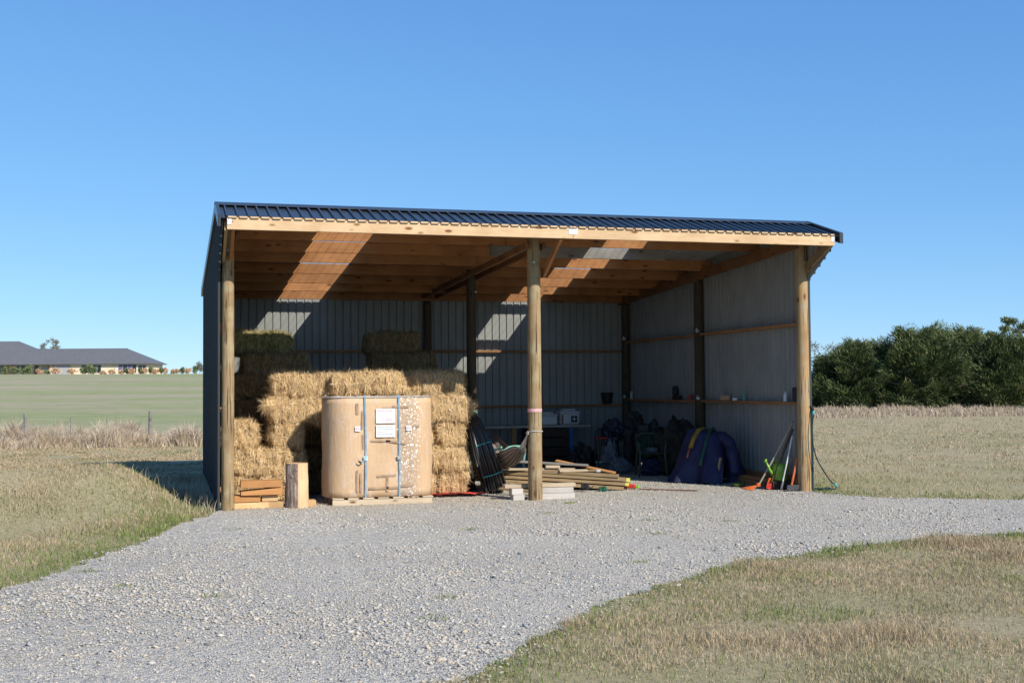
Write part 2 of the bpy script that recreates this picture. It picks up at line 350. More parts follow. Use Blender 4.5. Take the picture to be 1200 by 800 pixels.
# ------------------------------------------------------------------ light
SUN_AZ, SUN_EL = R(29), R(35.6)
sd = Vector((math.sin(SUN_AZ) * math.cos(SUN_EL), -math.cos(SUN_AZ) * math.cos(SUN_EL), math.sin(SUN_EL)))
sl = bpy.data.lights.new('sun', 'SUN'); sl.energy = 5.0; sl.angle = R(.53); sl.color = (1, .94, .83)
so = bpy.data.objects.new('sun', sl); C.objects.link(so); so.rotation_euler = sd.to_track_quat('Z', 'Y').to_euler()
w = bpy.data.worlds.new('World'); scene.world = w; w.use_nodes = True; nt = w.node_tree
sky = nt.nodes.new('ShaderNodeTexSky'); sky.sky_type = 'NISHITA'; sky.sun_disc = False
sky.sun_elevation = SUN_EL; sky.sun_rotation = R(180 - 29); sky.altitude = 100; sky.air_density = .7; sky.dust_density = 0; sky.ozone_density = 4.0
bg = nt.nodes['Background']; bg.inputs[1].default_value = .084
sx = nt.nodes.new('ShaderNodeSeparateColor'); cx = nt.nodes.new('ShaderNodeCombineColor'); nt.links.new(sky.outputs[0], sx.inputs[0])
for i, (k_, g_) in enumerate(((.697, .764), (.855, .60), (1.02, .40))):   # the camera's gentler sky contrast, colour by colour
    pw = nt.nodes.new('ShaderNodeMath'); pw.operation = 'POWER'; pw.inputs[1].default_value = g_; ml = nt.nodes.new('ShaderNodeMath'); ml.operation = 'MULTIPLY'; ml.inputs[1].default_value = k_ * 10 * .1 ** g_
    nt.links.new(sx.outputs[i], pw.inputs[0]); nt.links.new(pw.outputs[0], ml.inputs[0]); nt.links.new(ml.outputs[0], cx.inputs[i])
nt.links.new(cx.outputs[0], bg.inputs[0])
scene.view_settings.view_transform = 'Standard'; scene.view_settings.look = 'None'; scene.view_settings.exposure = .4; scene.view_settings.gamma = 1
scene.render.engine = 'CYCLES'
try:
    scene.cycles.max_bounces = 8; scene.cycles.diffuse_bounces = 4; scene.cycles.transparent_max_bounces = 12; scene.cycles.caustics_reflective = False; scene.cycles.caustics_refractive = False
except Exception: pass

# ------------------------------------------------------------------ terrain
def sstep(a, b, x):
    t = np.clip((x - a) / (b - a), 0, 1); return t * t * (3 - 2 * t)
def H(x, y):
    x = np.asarray(x, float); y = np.asarray(y, float)
    hill = np.clip(.0214 * (y - 34), 0, None); hill = np.where(y > 262, .0214 * 228 + (y - 262) * .001, hill)
    hill = hill * (1 - sstep(14, 60, x))
    bank = .56 * sstep(-.3, -1.55, x) * sstep(-10, -5.5, x) * np.exp(-((y - 1.0) / 1.7) ** 2)  # bank added to hide part of the shed's cast shadow
    und = .05 * np.sin(x * .31 + 1) * np.sin(y * .23) * sstep(-.5, -6, x) + .12 * np.sin(x * .11) * sstep(14, 30, x) * np.sin(y * .09 + 1)
    return hill + bank + und
def axis(parts):
    out = []
    for a, b, s in parts: out += list(np.arange(a, b, s))
    return np.array(out + [parts[-1][1]])
xs = axis([(-600, -100, 40), (-100, -16, 4), (-16, -8, 1), (-8, 0, .25), (0, 12, 1), (12, 50, 3), (50, 130, 10), (130, 800, 50)])
ys = axis([(-60, -16, 4), (-16, -4, 1), (-4, 6, .25), (6, 26, 1), (26, 60, 3), (60, 240, 12), (240, 290, 5), (290, 1500, 80)])
gx, gy = np.meshgrid(xs, ys); gz = H(gx, gy)
nx, ny = len(xs), len(ys); idx = np.arange(nx * ny).reshape(ny, nx)
me = npmesh('ground', np.stack([gx, gy, gz], -1).reshape(-1, 3), np.stack([idx[:-1, :-1], idx[:-1, 1:], idx[1:, 1:], idx[1:, :-1]], -1).reshape(-1, 4))
tagp(obj('ground', me, 'pasture', smooth=True), kind='structure')

# gravel yard outline in metres
GP = [(-6.2, -16), (-3.6, -9.5), (-2.9, -7.6), (-2.03, -5.89), (-1.72, -5.07), (-1.28, -3.97), (-.72, -2.12), (-.36, -.73), (-.14, -.05), (-.13, 7.45), (8.52, 7.45), (8.52, .5), (8.35, -.55), (8.92, -1.35), (10.36, -2.25), (13.5, -3.1), (19, -4), (19, -7.2), (11.5, -5.9), (7.98, -5.38), (6.84, -5.52), (5.74, -5.71), (4.2, -6.41), (2.89, -7.42), (2.23, -8.06), (1.63, -8.76), (.78, -9.93), (-.2, -11.6), (-1.5, -16)]
def jitter_poly(P):
    out = []
    for i, (a, b) in enumerate(zip(P, P[1:] + P[:1])):
        a = Vector((*a, 0)); b = Vector((*b, 0)); n = max(1, int((b - a).length / .12)); inside = (-.2 < a.x < 8.6 and a.y > -.1 and -.2 < b.x < 8.6 and b.y > -.1)
        d = (b - a).normalized(); nn = Vector((-d.y, d.x, 0))
        for k in range(n):
            p = a.lerp(b, k / n)
            if not inside: p += nn * (.07 * noise.noise(p * 1.1) + .12 * noise.noise(p * 4.5) + .06 * noise.noise(p * 13))
            out.append((p.x, p.y))
    return out
GJ = jitter_poly(GP); GA = np.array(GJ)
b = bmesh.new(); vs = [b.verts.new((x, y, float(H(x, y)) + .006)) for x, y in GJ]; b.faces.new(vs); bmesh.ops.triangulate(b, faces=b.faces)
tagp(obj('gravel_yard', b, 'gravel'), kind='structure')
def inside(P, x, y):
    c = np.zeros(len(x), bool); n = len(P); j = n - 1
    for i in range(n):
        xi, yi = P[i]; xj, yj = P[j]
        k = ((yi > y) != (yj > y)) & (x < (xj - xi) * (y - yi) / (yj - yi + 1e-12) + xi); c ^= k; j = i
    return c
def edge_dist(x, y, P=GA[::2]):
    d = np.full(len(x), 1e9)
    for i in range(0, len(x), 20000):
        q = np.hypot(x[i:i + 20000, None] - P[None, :, 0], y[i:i + 20000, None] - P[None, :, 1]).min(1); d[i:i + 20000] = q
    return d
def infront(x, y, pad=1.12, ymax=None):
    """keep what the lens and a step to its side could see"""
    dx = x - CAM.x; dy = y - CAM.y; d = dx * fw.x + dy * fw.y; l = dx * rt.x + dy * rt.y
    return (d > 4) & (np.abs(l) < d * .42 * pad + .8)

# loose stones
def stones(name, x, y, s, z0):
    base = np.array([(1, 0, 0), (-1, 0, 0), (0, 1, 0), (0, -1, 0), (0, 0, 1), (0, 0, -1), (.62, .62, .5), (-.62, .6, .45), (.6, -.62, .45), (-.6, -.6, .5)], float)
    F = np.array([(0, 6, 8), (0, 2, 6), (2, 7, 6), (2, 1, 7), (1, 9, 7), (1, 3, 9), (3, 8, 9), (3, 0, 8), (6, 7, 4), (7, 9, 4), (9, 8, 4), (8, 6, 4), (0, 5, 2), (2, 5, 1), (1, 5, 3), (3, 5, 0)])
    n = len(x); sc = np.stack([s * rng.uniform(.8, 1.5, n), s * rng.uniform(.6, 1.1, n), s * rng.uniform(.4, .75, n)], -1)
    V = base[None] * (1 + rng.normal(0, .14, (n, 10, 1))) * sc[:, None]
    a = rng.uniform(0, 6.28, n); ca, sa = np.cos(a), np.sin(a)
    X = V[..., 0] * ca[:, None] - V[..., 1] * sa[:, None]; Y = V[..., 0] * sa[:, None] + V[..., 1] * ca[:, None]; t = rng.normal(0, .25, n)[:, None]
    Z = V[..., 2] + X * t
    V = np.stack([X + x[:, None], Y + y[:, None], Z + (z0 + s * .18)[:, None]], -1)
    return npmesh(name, V.reshape(-1, 3), (F[None] + 10 * np.arange(n)[:, None, None]).reshape(-1, 3))
n = 560000; x = rng.uniform(-6, 18, n); y = rng.uniform(-12, 3.5, n)
d = np.hypot(x - CAM.x, y - CAM.y)
ins = inside(GJ, x, y); stray = ~ins & infront(x, y); q_ = np.where(stray)[0]; stray[q_] = (edge_dist(x[q_], y[q_]) < .28 * rng.random(len(q_)) ** 1.5)
keep = (ins | stray) & infront(x, y) & (rng.random(n) < np.clip((11 / d) ** 1.6, 0, 1))
x, y, d = x[keep], y[keep], d[keep]
cl = np.array([noise.noise(Vector((a * .7, b_ * .7, 3))) for a, b_ in zip(x, y)])
keep = rng.random(len(x)) < np.clip(.80 + .7 * cl, .35, 1); x, y, cl = x[keep], y[keep], cl[keep]
s = np.exp(rng.normal(-5.0, .40, len(x))); s = np.clip(s * (1 + .35 * np.clip(cl, -.3, .6)), .004, .032)
print('stones', len(x))
tagp(obj('loose_stones', stones('loose_stones', x, y, s, np.full(len(x), .006)), 'stones'), 'grey river gravel and pebbles scattered over the yard', 'gravel', kind='stuff')

# blades of grass: bent two-segment strips, one mesh per patch
def blades(x, y, h, wd, bend, z=None):
    n = len(x); z = H(x, y) if z is None else z; a = rng.uniform(0, 6.28, n); ca, sa = np.cos(a), np.sin(a)
    la = rng.uniform(0, 6.28, n); lx, ly = np.cos(la) * bend * h, np.sin(la) * bend * h
    P = np.stack([x, y, z - .01], -1); wv = np.stack([ca * wd, sa * wd, 0 * a], -1)
    m_ = P + np.stack([lx * .35, ly * .35, h * .6], -1); t = P + np.stack([lx, ly, h * (1 - .25 * bend)], -1)
    V = np.stack([P - wv, P + wv, m_ + wv * .7, m_ - wv * .7, t], 1).reshape(-1, 3)
    i = 5 * np.arange(n)[:, None]
    F = np.concatenate([i + [0, 1, 2], i + [0, 2, 3], i + [3, 2, 4]], 0); return V, F
def grass(name, label, n, xr, yr, cond, hf, wd, bend, m, seedp=None, fade=None):
    x = rng.uniform(*xr, n); y = rng.uniform(*yr, n); k = infront(x, y) & cond(x, y)
    if fade: k &= rng.random(n) < np.clip((fade / np.hypot(x - CAM.x, y - CAM.y)) ** 2, 0, 1)
    x, y = x[k], y[k]; cl = np.array([noise.noise(Vector((p * 1.1, q * 1.1, seedp or 0))) for p, q in zip(x, y)])
    h = np.maximum(hf(x, y, cl), .02 if name in ('dry_lawn', 'verge_dry', 'right_field_grass') else 0) * rng.uniform(.5, 1.25, len(x)); k = h > .008; x, y, h = x[k], y[k], h[k]
    w_ = wd * rng.uniform(.6, 1.4, len(x)) * np.clip(np.hypot(x - CAM.x, y - CAM.y) / 14, .7, 3)
    V, F = blades(x, y, h, w_, rng.uniform(.1, bend, len(x))); print(name, len(x))
    return tagp(obj(name, npmesh(name, V, F), m), label, 'grass', kind='stuff')
out = lambda x, y: ~inside(GJ, x, y)
lawn_r = lambda x, y: out(x, y) & (y < -4.6) & (x > .3)
grass('dry_lawn', 'short dry straw coloured lawn in the right foreground', 460000, (.3, 16), (-12.5, -4.6), lawn_r, lambda x, y, c: .045 + .05 * c + .02 * (c > .3) + .02 * (c > .42), .0030, 1.25, 'lawn', 1)
grass('lawn_green_tufts', 'green tufts through the dry lawn at its gravel edge', 190000, (.3, 16), (-12.5, -4.6), lambda x, y: lawn_r(x, y) & (rng.random(len(x)) < np.clip(.07 + .55 * (np.sin(x * 2.1 + y) * np.sin(y * 2.7 - x * .8) > .55) * (x > 3) + 1.1 * np.exp(-edge_dist(x, y) / .28), 0, 1)), lambda x, y, c: .06 + .05 * c, .0036, .9, 'green_blades', 2)
left = lambda x, y: out(x, y) & (x < 0)
grass('verge_green', 'green grass verge along the left edge of the gravel', 190000, (-7, 0), (-12, 1.5), lambda x, y: left(x, y) & (rng.random(len(x)) < np.exp(-edge_dist(x, y) / .42)), lambda x, y, c: .085 + .06 * c, .003, .9, 'green_blades', 3)
grass('verge_dry', 'dry seeding grass on the added low bank left of the shed', 300000, (-9, -.14), (-12, 7), lambda x, y: left(x, y) & (edge_dist(x, y) > .1), lambda x, y, c: np.where((y > -3.5) & (y < 3) & (x > -4), .055 + .06 * c, .035 + .045 * c), .0028, .9, 'lawn', 4, fade=15)
grass('wall_foot_grass', 'tall dry stalks at the foot of the left shed wall', 1500, (-1.6, -.15), (-.6, 4.5), lambda x, y: rng.random(len(x)) < np.exp(-(np.abs(x + .2)) / .4), lambda x, y, c: .20 + .12 * c, .003, .6, 'dry_tall', 5)
grass('field_stubble', 'mown dry pasture grass behind the shed on the left', 160000, (-12, 1), (5, 19.5), lambda x, y: x < .0, lambda x, y, c: .04 + .06 * c, .004, .9, 'lawn', 6)
grass('fence_line_grass', 'tall pale dry grass along the far fence line', 150000, (-12, 2), (18.2, 25), lambda x, y: rng.random(len(x)) < np.where(np.abs(y - 21) < 2.3, 1, .25), lambda x, y, c: .22 + .85 * c, .0032, .98, 'dry_tall', 7)
grass('right_verge', 'green grass edge beside the gravel right of the shed', 90000, (8.3, 22), (-6, 3), lambda x, y: out(x, y) & (y > -5) & (rng.random(len(x)) < np.exp(-edge_dist(x, y) / .55)), lambda x, y, c: .06 + .05 * c, .0035, .9, 'green_blades', 8)
grass('right_field_grass', 'short mixed pasture grass right of the shed', 330000, (8.6, 46), (-5, 34), lambda x, y: out(x, y), lambda x, y, c: .055 + .08 * c, .0028, 1.1, 'lawn', 9, fade=30)
def band_r(x, y):  # long grass in front of the shelter belt
    t = (x - CAM.x) * fw.x + (y - CAM.y) * fw.y; return (t > 56) & (t < 68) & (x > 10)
grass('shelter_belt_grass', 'long brown dry grass below the shelter trees', 170000, (20, 62), (18, 60), band_r, lambda x, y, c: .13 + .55 * c, .005, .95, 'gully_grass', 10)

# ------------------------------------------------------------------ the pole shed
shed = thing('pole_shed', 'open fronted pole shed with dark steel roof, grey steel walls and pine framing', 'shed')
def roofz(y): return 4.06 - .079 * (y - .15) if y > .15 else 4.06 + (y - .15) * (.295 / .95)
D, W2, W = 7.40, 4.2, 8.4
def pole(x, y, top, r, m):
    bb = bmesh.new(); seg = 28; rows = 40; sd_ = x * 3 + y
    rings = []
    for i in range(rows + 1):
        z = -.3 + (top + .3) * i / rows; rr = r * (1.03 - .10 * z / top)
        rings.append([bb.verts.new(((rr * (1 + .022 * noise.noise(Vector((math.cos(a) * 1.5 + sd_, math.sin(a) * 1.5, z * .9))) + .012 * noise.noise(Vector((math.cos(a) * 5, math.sin(a) * 5 + sd_, z * 2.5))))) * math.cos(a), rr * math.sin(a), z)) for a in (2 * math.pi * k / seg for k in range(seg))])
    for p, q in zip(rings, rings[1:]):
        for k in range(seg): bb.faces.new((p[k], p[(k + 1) % seg], q[(k + 1) % seg], q[k]))
    bb.faces.new(rings[-1]); bb.faces.new(rings[0][::-1])
    return obj('post', bb, m, shed, Matrix.Translation((x, y, 0)), True)
poles = {}
for (x, y, r, m) in ((0.0, 0, .082, 'pole_wood'), (W2, 0, .098, 'pole_wood'), (W, 0, .096, 'pole_wood_tan'), (0, D / 2, .085, 'inner_pole_shaded'), (W2, D / 2, .085, 'inner_pole_shaded'), (W, D / 2, .09, 'inner_pole_shaded'), (0, D - .05, .085, 'inner_pole_shaded'), (W2, D - .05, .085, 'inner_pole_shaded'), (W, D - .05, .085, 'inner_pole_shaded')):
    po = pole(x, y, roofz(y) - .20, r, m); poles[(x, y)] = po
# dribble of tape round the middle front post, a sub-part of the post
bb = bmesh.new(); lathe(bb, [(.100, 1.235), (.1015, 1.24), (.1015, 1.275), (.100, 1.28)], 28); obj('pink_tape_band', bb, 'pink_tape', poles[(W2, 0)])
# bolts and washers
for (x, y, z) in ((W2 - .03, -.11, 3.33), (W, -.11, 3.42), (0, -.10, 3.4), (W2 + .06, 3.62, 3.2)):
    bb = bmesh.new(); tube(bb, [(x, y + .02, z), (x, y - .012, z)], .016, 8); obj('bolt', bb, 'galv', shed)
# fascia beams, butted at the middle
board('fascia', (-.05, -.775, 3.672), (4.52, -.775, 3.672), .045, .169, 'fascia_pine', shed)
board('fascia', (4.523, -.775, 3.672), (8.50, -.775, 3.672), .045, .169, 'fascia_pine', shed)
for (x, wd_) in ((4.52, .13), (-.02, .055), (8.47, .055)):
    bb = bmesh.new(); bbox(bb, x - wd_ / 2, x + wd_ / 2, -.803, -.798, 3.645, 3.725, .001)
    for i in range(6 if wd_ > .1 else 3):
        for j in range(3): bbox(bb, x - wd_ / 2 + .012 + i * .02, x - wd_ / 2 + .018 + i * .02, -.805, -.8025, 3.66 + j * .022, 3.666 + j * .022)
    obj('nail_plate', bb, 'nail_plate', shed)
# purlins
for i, y in enumerate((.55, 1.50, 2.42, 3.30, 4.33, 5.30, 6.20, 7.18)):
    z = roofz(y) - .032 - .087
    for (a, c) in ((-.07, 4.197), (4.203, 8.46)):
        if i == 2 and a > 0:
            board('purlin', (a, y - .006, z), (7.2, y - .006, z), .045, .174, 'grey_board', shed); continue
        board('purlin', (a, y, z), (c, y, z), .045, .174, 'purlin_pine', shed)
board('purlin', (-.07, .10, 3.93), (8.46, .10, 3.93), .045, .12, 'purlin_pine', shed)
# rafters: a pair either side of the middle row, one inside each end
for x in (W2 - .125, W2 + .125): board('rafter', (x, -.12, 3.565), (x, D - .02, 3.365), .045, .09, 'rafter_pine_shaded', shed)
for x in (.12, W - .13): board('rafter', (x, -.12, 3.70), (x, D - .02, 3.345), .045, .17, 'rafter_pine_shaded', shed)
# knee braces out to the fascia
board('knee_brace', (4.36, .05, 3.16), (4.36, -.745, 3.60), .045, .09, 'purlin_pine', shed)
board('knee_brace', (.03, -.09, 3.30), (.03, -.745, 3.62), .045, .09, 'purlin_pine', shed)
board('outrigger', (8.455, .0, 3.30), (8.455, -.745, 3.64), .04, .14, 'old_board', shed)
board('outrigger', (-.06, .0, 3.30), (-.06, -.745, 3.64), .04, .14, 'old_board', shed)
# girts (rails) between posts
def girt(p0, p1, m='girt_pine', w=.10, h=.045): return board('girt', p0, p1, w, h, m, shed)
for z in (2.30, 1.19):
    girt((.09, D - .0, z), (W2 - .09, D - .0, z)); girt((W2 + .09, D - .0, z), (W - .09, D - .0, z))
for z in (2.50, 1.31):
    girt((W + .02, .10, z), (W + .02, D / 2 - .09, z)); girt((W + .02, D / 2 + .09, z - .01), (W + .02, D - .15, z - .01))
for z in (2.45, 1.3, .2): girt((-.03, .09, z), (-.03, D / 2 - .09, z)); girt((-.03, D / 2 + .09, z), (-.03, D - .15, z))
girt((W + .02, .10, .13), (W + .02, D / 2 - .09, .13), h=.14, w=.05); girt((W + .02, D / 2 + .09, .13), (W + .02, D - .15, .13), h=.14, w=.05)
girt((.09, D, .13), (W2 - .09, D, .13), h=.14, w=.05); girt((W2 + .09, D, .13), (W - .09, D, .13), h=.14, w=.05)
# profiled steel: a ribbed shell, outer skin and inner skin
def profile(a, c, pitch, rib=.036, dep=.026, off=0):
    u = a; pts = [(a, 0)]; k = a + off
    while k < c - rib:
        if k > a + .01: pts += [(k - rib / 2, 0), (k - rib / 4, dep), (k + rib / 4, dep), (k + rib / 2, 0)]
        k += pitch
    pts.append((c, 0)); return pts
def shell(name, prof, place, n_out, mats, parent, cuts):
    """place(u, d, v)->point; cuts(u)->list of v values from start to end; d positive = outwards"""
    bb = bmesh.new(); O = []; I = []
    for (u, d) in prof:
        O.append([bb.verts.new(place(u, d, v)) for v in cuts(u)]); I.append([bb.verts.new(place(u, d - .0025, v)) for v in cuts(u)])
    for a in range(len(prof) - 1):
        for k in range(len(O[0]) - 1):
            f = bb.faces.new((O[a][k], O[a + 1][k], O[a + 1][k + 1], O[a][k + 1])); f.material_index = 0
            f = bb.faces.new((I[a][k], I[a][k + 1], I[a + 1][k + 1], I[a + 1][k])); f.material_index = 1
        bb.faces.new((O[a][0], I[a][0], I[a + 1][0], O[a + 1][0])); bb.faces.new((O[a][-1], O[a + 1][-1], I[a + 1][-1], I[a][-1]))
    for e in (0, -1):
        for k in range(len(O[0]) - 1): bb.faces.new((O[e][k], O[e][k + 1], I[e][k + 1], I[e][k]))
    return obj(name, bb, mats, parent)
WM = ['steel_wall_out', 'steel_inner']
shell('back_wall', profile(-.12, 8.52, .151, off=.08), lambda u, d, v: (u, D + .055 + d, v), 1, WM, shed, lambda u: [.03, roofz(D) - .03])
def sidecuts(u): return [.03, roofz(u) - .03] if u > -.06 else [3.14 + (-.06 - u) * .62, min(roofz(u) - .03, 3.98)]
prof_s = profile(-.78, D + .05, .151, off=.11)
prof_s = sorted(prof_s + [(-.0601, 0), (-.0599, 0), (.15, 0)], key=lambda q: q[0])
shell('left_wall', prof_s, lambda u, d, v: (-.105 - d, u, v), 1, WM, shed, sidecuts)
shell('right_wall', prof_s, lambda u, d, v: (8.485 + d, u, v), 1, WM, shed, sidecuts)
# roof: three opaque runs with a clear sheet in each bay
RP = .1365; RM = ['steel_dark', 'steel_inner']
def roofrun(name, a, c, mats, y0=.15, cut=None):
    pr = [(u, d) for (u, d) in profile(-.12, 8.56, RP, .04, .03, off=.07) if a - .001 <= u <= c + .001]
    pr = ([(a, 0)] if pr[0][0] > a + .002 else []) + pr + ([(c, 0)] if pr[-1][0] < c - .002 else [])
    ysl = [-.815, .15, D + .12] if y0 < .15 else [.15, D + .12]
    return shell(name, pr, lambda u, d, v: (u, v, roofz(v) - .03 + d), 1, mats, shed, lambda u: ysl)
roofrun('roof_sheet', -.12, 8.56, RM, -.83) if False else None
def runs():
    K = [-.12 + .07 + RP * (k + .5) for k in range(64)]
    snap = lambda v: min(K, key=lambda q: abs(q - v))
    a, c, e, f = snap(1.40), snap(2.17), snap(5.82), snap(6.60)
    return a, c, e, f
a1, c1, a2, c2 = runs()
pr_all = profile(-.12, 8.56, RP, .04, .03, off=.07)
shell('front_roof_sheet', pr_all, lambda u, d, v: (u, v, roofz(v) - .03 + d), 1, RM, shed, lambda u: [-.815, .15])
for (p, q) in ((-.12, a1), (c1, a2), (c2, 8.56)): roofrun('roof_sheet', p, q, RM)
for (p, q) in ((a1, c1), (a2, c2)): roofrun('clear_roof_sheet', p, q, ['clear_sheet', 'clear_sheet'])
# flashings
def flash(name, pts, parent=shed, t=.0):
    bb = bmesh.new()
    for (x0, x1, P) in pts:
        v = [bb.verts.new((x0, y, z)) for y, z in P] + [bb.verts.new((x1, y, z)) for y, z in P]; k = len(P)
        bb.faces.new(v[:k]); bb.faces.new(v[k:][::-1])
        for i in range(k): bb.faces.new((v[i], v[(i + 1) % k], v[k + (i + 1) % k], v[k + i]))
    return obj(name, bb, 'steel_dark', parent)
for (x0, x1) in ((-.165, -.125), (8.565, 8.62)):
    flash('barge_flashing', [(x0, x1, [(-.83, 3.62), (.15, 3.93), (D + .14, 3.35), (D + .14, roofz(D) + .01), (.15, 4.074), (-.83, 3.775)])])
flash('ridge_flashing', [(-.17, 8.625, [(-.02, 4.008), (.15, 4.063), (.33, 4.048), (.33, 4.054), (.15, 4.072), (-.02, 4.014)])])
# steel conduit up the right post with a tap, part of the shed
bb = bmesh.new(); tube(bb, [(8.51, -.06, 0), (8.51, -.06, 1.22)], .013, 10); obj('water_pipe', bb, 'teal', shed)

# ------------------------------------------------------------------ hay and straw bales
def bale_mesh(seed, m, L_=.95, w_=.46, h_=.36, nst=3000, shag=1.0):
    rs = np.random.default_rng(seed); bb = bmesh.new(); nx, ny, nz = 30, 14, 12
    def pt(u, v, t):
        x, y, z = (u - .5) * L_, (v - .5) * w_, t * h_
        n3 = Vector((x, y, z))
        gr = 1 - .10 * sum(math.exp(-((y - q) / .018) ** 2) for q in (-.085, .085))      # twine bites in
        fl = .010 * math.sin(x * 46 + 2.5 * noise.noise(n3 * 4 + Vector((seed, 0, 0))))   # flakes
        e = (abs(u - .5) * 2) ** 6; ez = (abs(t - .5) * 2) ** 6; ey = (abs(v - .5) * 2) ** 6
        sx = 1 - .11 * (ez + ey) * .5; sy = 1 - .20 * (ez + e) * .5; sz = 1 - .15 * (ey + e) * .5
        k = .030 * noise.noise(n3 * 9 + Vector((0, seed, 0))) + .050 * noise.noise(n3 * 3.2 + Vector((seed, 5, 0)))
        d = Vector((u - .5, v - .5, t - .5)); ax = max(abs(d.x), abs(d.y), abs(d.z)); nrm = Vector((d.x * (abs(d.x) >= ax - .02), d.y * (abs(d.y) >= ax - .02), d.z * (abs(d.z) >= ax - .02)))
        if nrm.length: nrm.normalize()
        p = Vector((x * sx * gr, y * sy, h_ / 2 + (z - h_ / 2) * sz * gr)) + nrm * (k + fl * (abs(nrm.y) + abs(nrm.z)))
        return p
    vd = {}
    def gv(i, j, k):
        if (i, j, k) not in vd: vd[(i, j, k)] = bb.verts.new(pt(i / nx, j / ny, k / nz))
        return vd[(i, j, k)]
    for i in range(nx):
        for j in range(ny):
            for k in (0, nz): bb.faces.new((gv(i, j, k), gv(i + 1, j, k), gv(i + 1, j + 1, k), gv(i, j + 1, k)))
        for k in range(nz):
            for j in (0, ny): bb.faces.new((gv(i, j, k), gv(i + 1, j, k), gv(i + 1, j, k + 1), gv(i, j, k + 1)))
    for j in range(ny):
        for k in range(nz):
            for i in (0, nx): bb.faces.new((gv(i, j, k), gv(i, j + 1, k), gv(i, j + 1, k + 1), gv(i, j, k + 1)))
    bmesh.ops.recalc_face_normals(bb, faces=bb.faces)
    # strands
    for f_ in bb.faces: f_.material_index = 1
    fs = list(bb.faces); ar = np.array([f.calc_area() for f in fs]); pick = rs.choice(len(fs), nst, p=ar / ar.sum())
    cs = [(fs[i].calc_center_median(), fs[i].normal.copy()) for i in pick]
    for c, nn in cs:
        c = c + Vector(rs.normal(0, .012, 3)); edge = max(abs(c.x) / (L_ / 2), abs(c.y) / (w_ / 2), abs(c.z - h_ / 2) / (h_ / 2) * .97)
        t = Vector(rs.normal(0, 1, 3)); t -= nn * t.dot(nn); t.normalize()
        if abs(nn.z) < .5 and rs.random() < .6: t = (Vector((rs.normal(0, .35), rs.normal(0, .35), 1 if rs.random() < .5 else -1))); t -= nn * t.dot(nn); t.normalize()
        wild = rs.random() < .08; lift = abs(rs.normal(0, .8 if wild else .25)) * shag; ln = rs.uniform(.06, .17 if wild else .13) * (1 + .3 * (shag - 1)); d = (t + nn * lift).normalized()
        s_ = t.cross(nn).normalized() * rs.uniform(.0015, .0040)
        p0 = c + nn * .001 - t * ln * .4; p1 = c + nn * .010; p2 = c + nn * .008 + d * ln * .8
        v = [bb.verts.new(p) for p in (p0 - s_, p0 + s_, p1 + s_, p1 - s_, p2)]
        bb.faces.new((v[0], v[1], v[2], v[3])); bb.faces.new((v[3], v[2], v[4]))
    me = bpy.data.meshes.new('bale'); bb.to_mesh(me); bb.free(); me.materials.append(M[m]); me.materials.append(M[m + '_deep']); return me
def twine_mesh(L_=.95, w_=.46, h_=.36, y=.085):
    bb = bmesh.new(); P = [(-L_ / 2 * .95, 0), (-L_ / 2 * .8, -.0), (L_ / 2 * .8, 0), (L_ / 2 * .965, .03), (L_ / 2 * .965, h_ - .03), (L_ / 2 * .8, h_ * .985), (-L_ / 2 * .8, h_ * .985), (-L_ / 2 * .965, h_ - .03), (-L_ / 2 * .965, .03), (-L_ / 2 * .95, 0)]
    tube(bb, [(x, y, z) for x, z in P], .003, 5); me = bpy.data.meshes.new('twine'); bb.to_mesh(me); bb.free(); me.materials.append(M['twine']); return me
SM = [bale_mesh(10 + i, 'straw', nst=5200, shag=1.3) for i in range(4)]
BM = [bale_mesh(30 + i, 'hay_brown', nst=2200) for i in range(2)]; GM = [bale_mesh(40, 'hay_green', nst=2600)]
TW = [twine_mesh(y=-.085), twine_mesh(y=.085)]
bn = [0]
def bale(x, y, z, endon, kind, label, group=None, s=1, tilt=(0, 0, 0)):
    """x, y = left-front corner; endon: its length runs back into the shed"""
    L_, w_ = .95 * s, .46 * s
    cx = x + (w_ if endon else L_) / 2; cy = y + (L_ if endon else w_) / 2
    me = {'s': SM, 'b': BM, 'g': GM}[kind]; bn[0] += 1; me = me[bn[0] % len(me)]
    nm = 'straw_bale' if kind == 's' else 'hay_bale'
    rz = (math.pi / 2 if endon else 0) + (math.pi if rnd.random() < .5 else 0) + rnd.uniform(-.035, .035)
    t = thing(nm, label, 'straw bale' if kind == 's' else 'hay bale', (cx, cy, z), rz, group or ('straw bales stacked at the front' if kind == 's' else 'hay bales stacked in the back'))
    t.rotation_euler = (rnd.uniform(-.02, .02), rnd.uniform(-.025, .025), rz); t.scale = (s, s, 1)
    o = bpy.data.objects.new('straw_body' if kind == 's' else 'hay_body', me); C.objects.link(o); o.parent = t
    for q in TW:
        o = bpy.data.objects.new('twine', q); C.objects.link(o); o.parent = t
    return t
h = .362
# right column beside the carton
bale(2.55, .98, 0, True, 's', 'bottom straw bale on the red tarp, partly behind the carton'); bale(3.03, .97, 0, True, 's', 'bottom straw bale at the outer right corner, on the red tarp beside the black pipe')
bale(2.53, .96, h, False, 's', 'second straw bale up right of the carton, long side showing')
bale(2.50, 1.0, 2 * h, True, 's', 'third layer straw bale half hidden by the carton'); bale(2.99, .99, 2 * h, True, 's', 'third layer straw bale above the long bale, right of the carton')
bale(2.54, .97, 3 * h, False, 's', 'top straw bale of the right column, level with the carton top')
bale(1.50, 1.12, 4 * h, False, 's', 'long sunlit straw bale lying highest, directly behind the carton top', s=1.16)
for k in range(4): bale(1.54, 1.12, k * h, False, 's', 'straw bale hidden behind the carton, layer %s' % ('at the ground', 'second up', 'third up', 'just below the long top bale')[k])
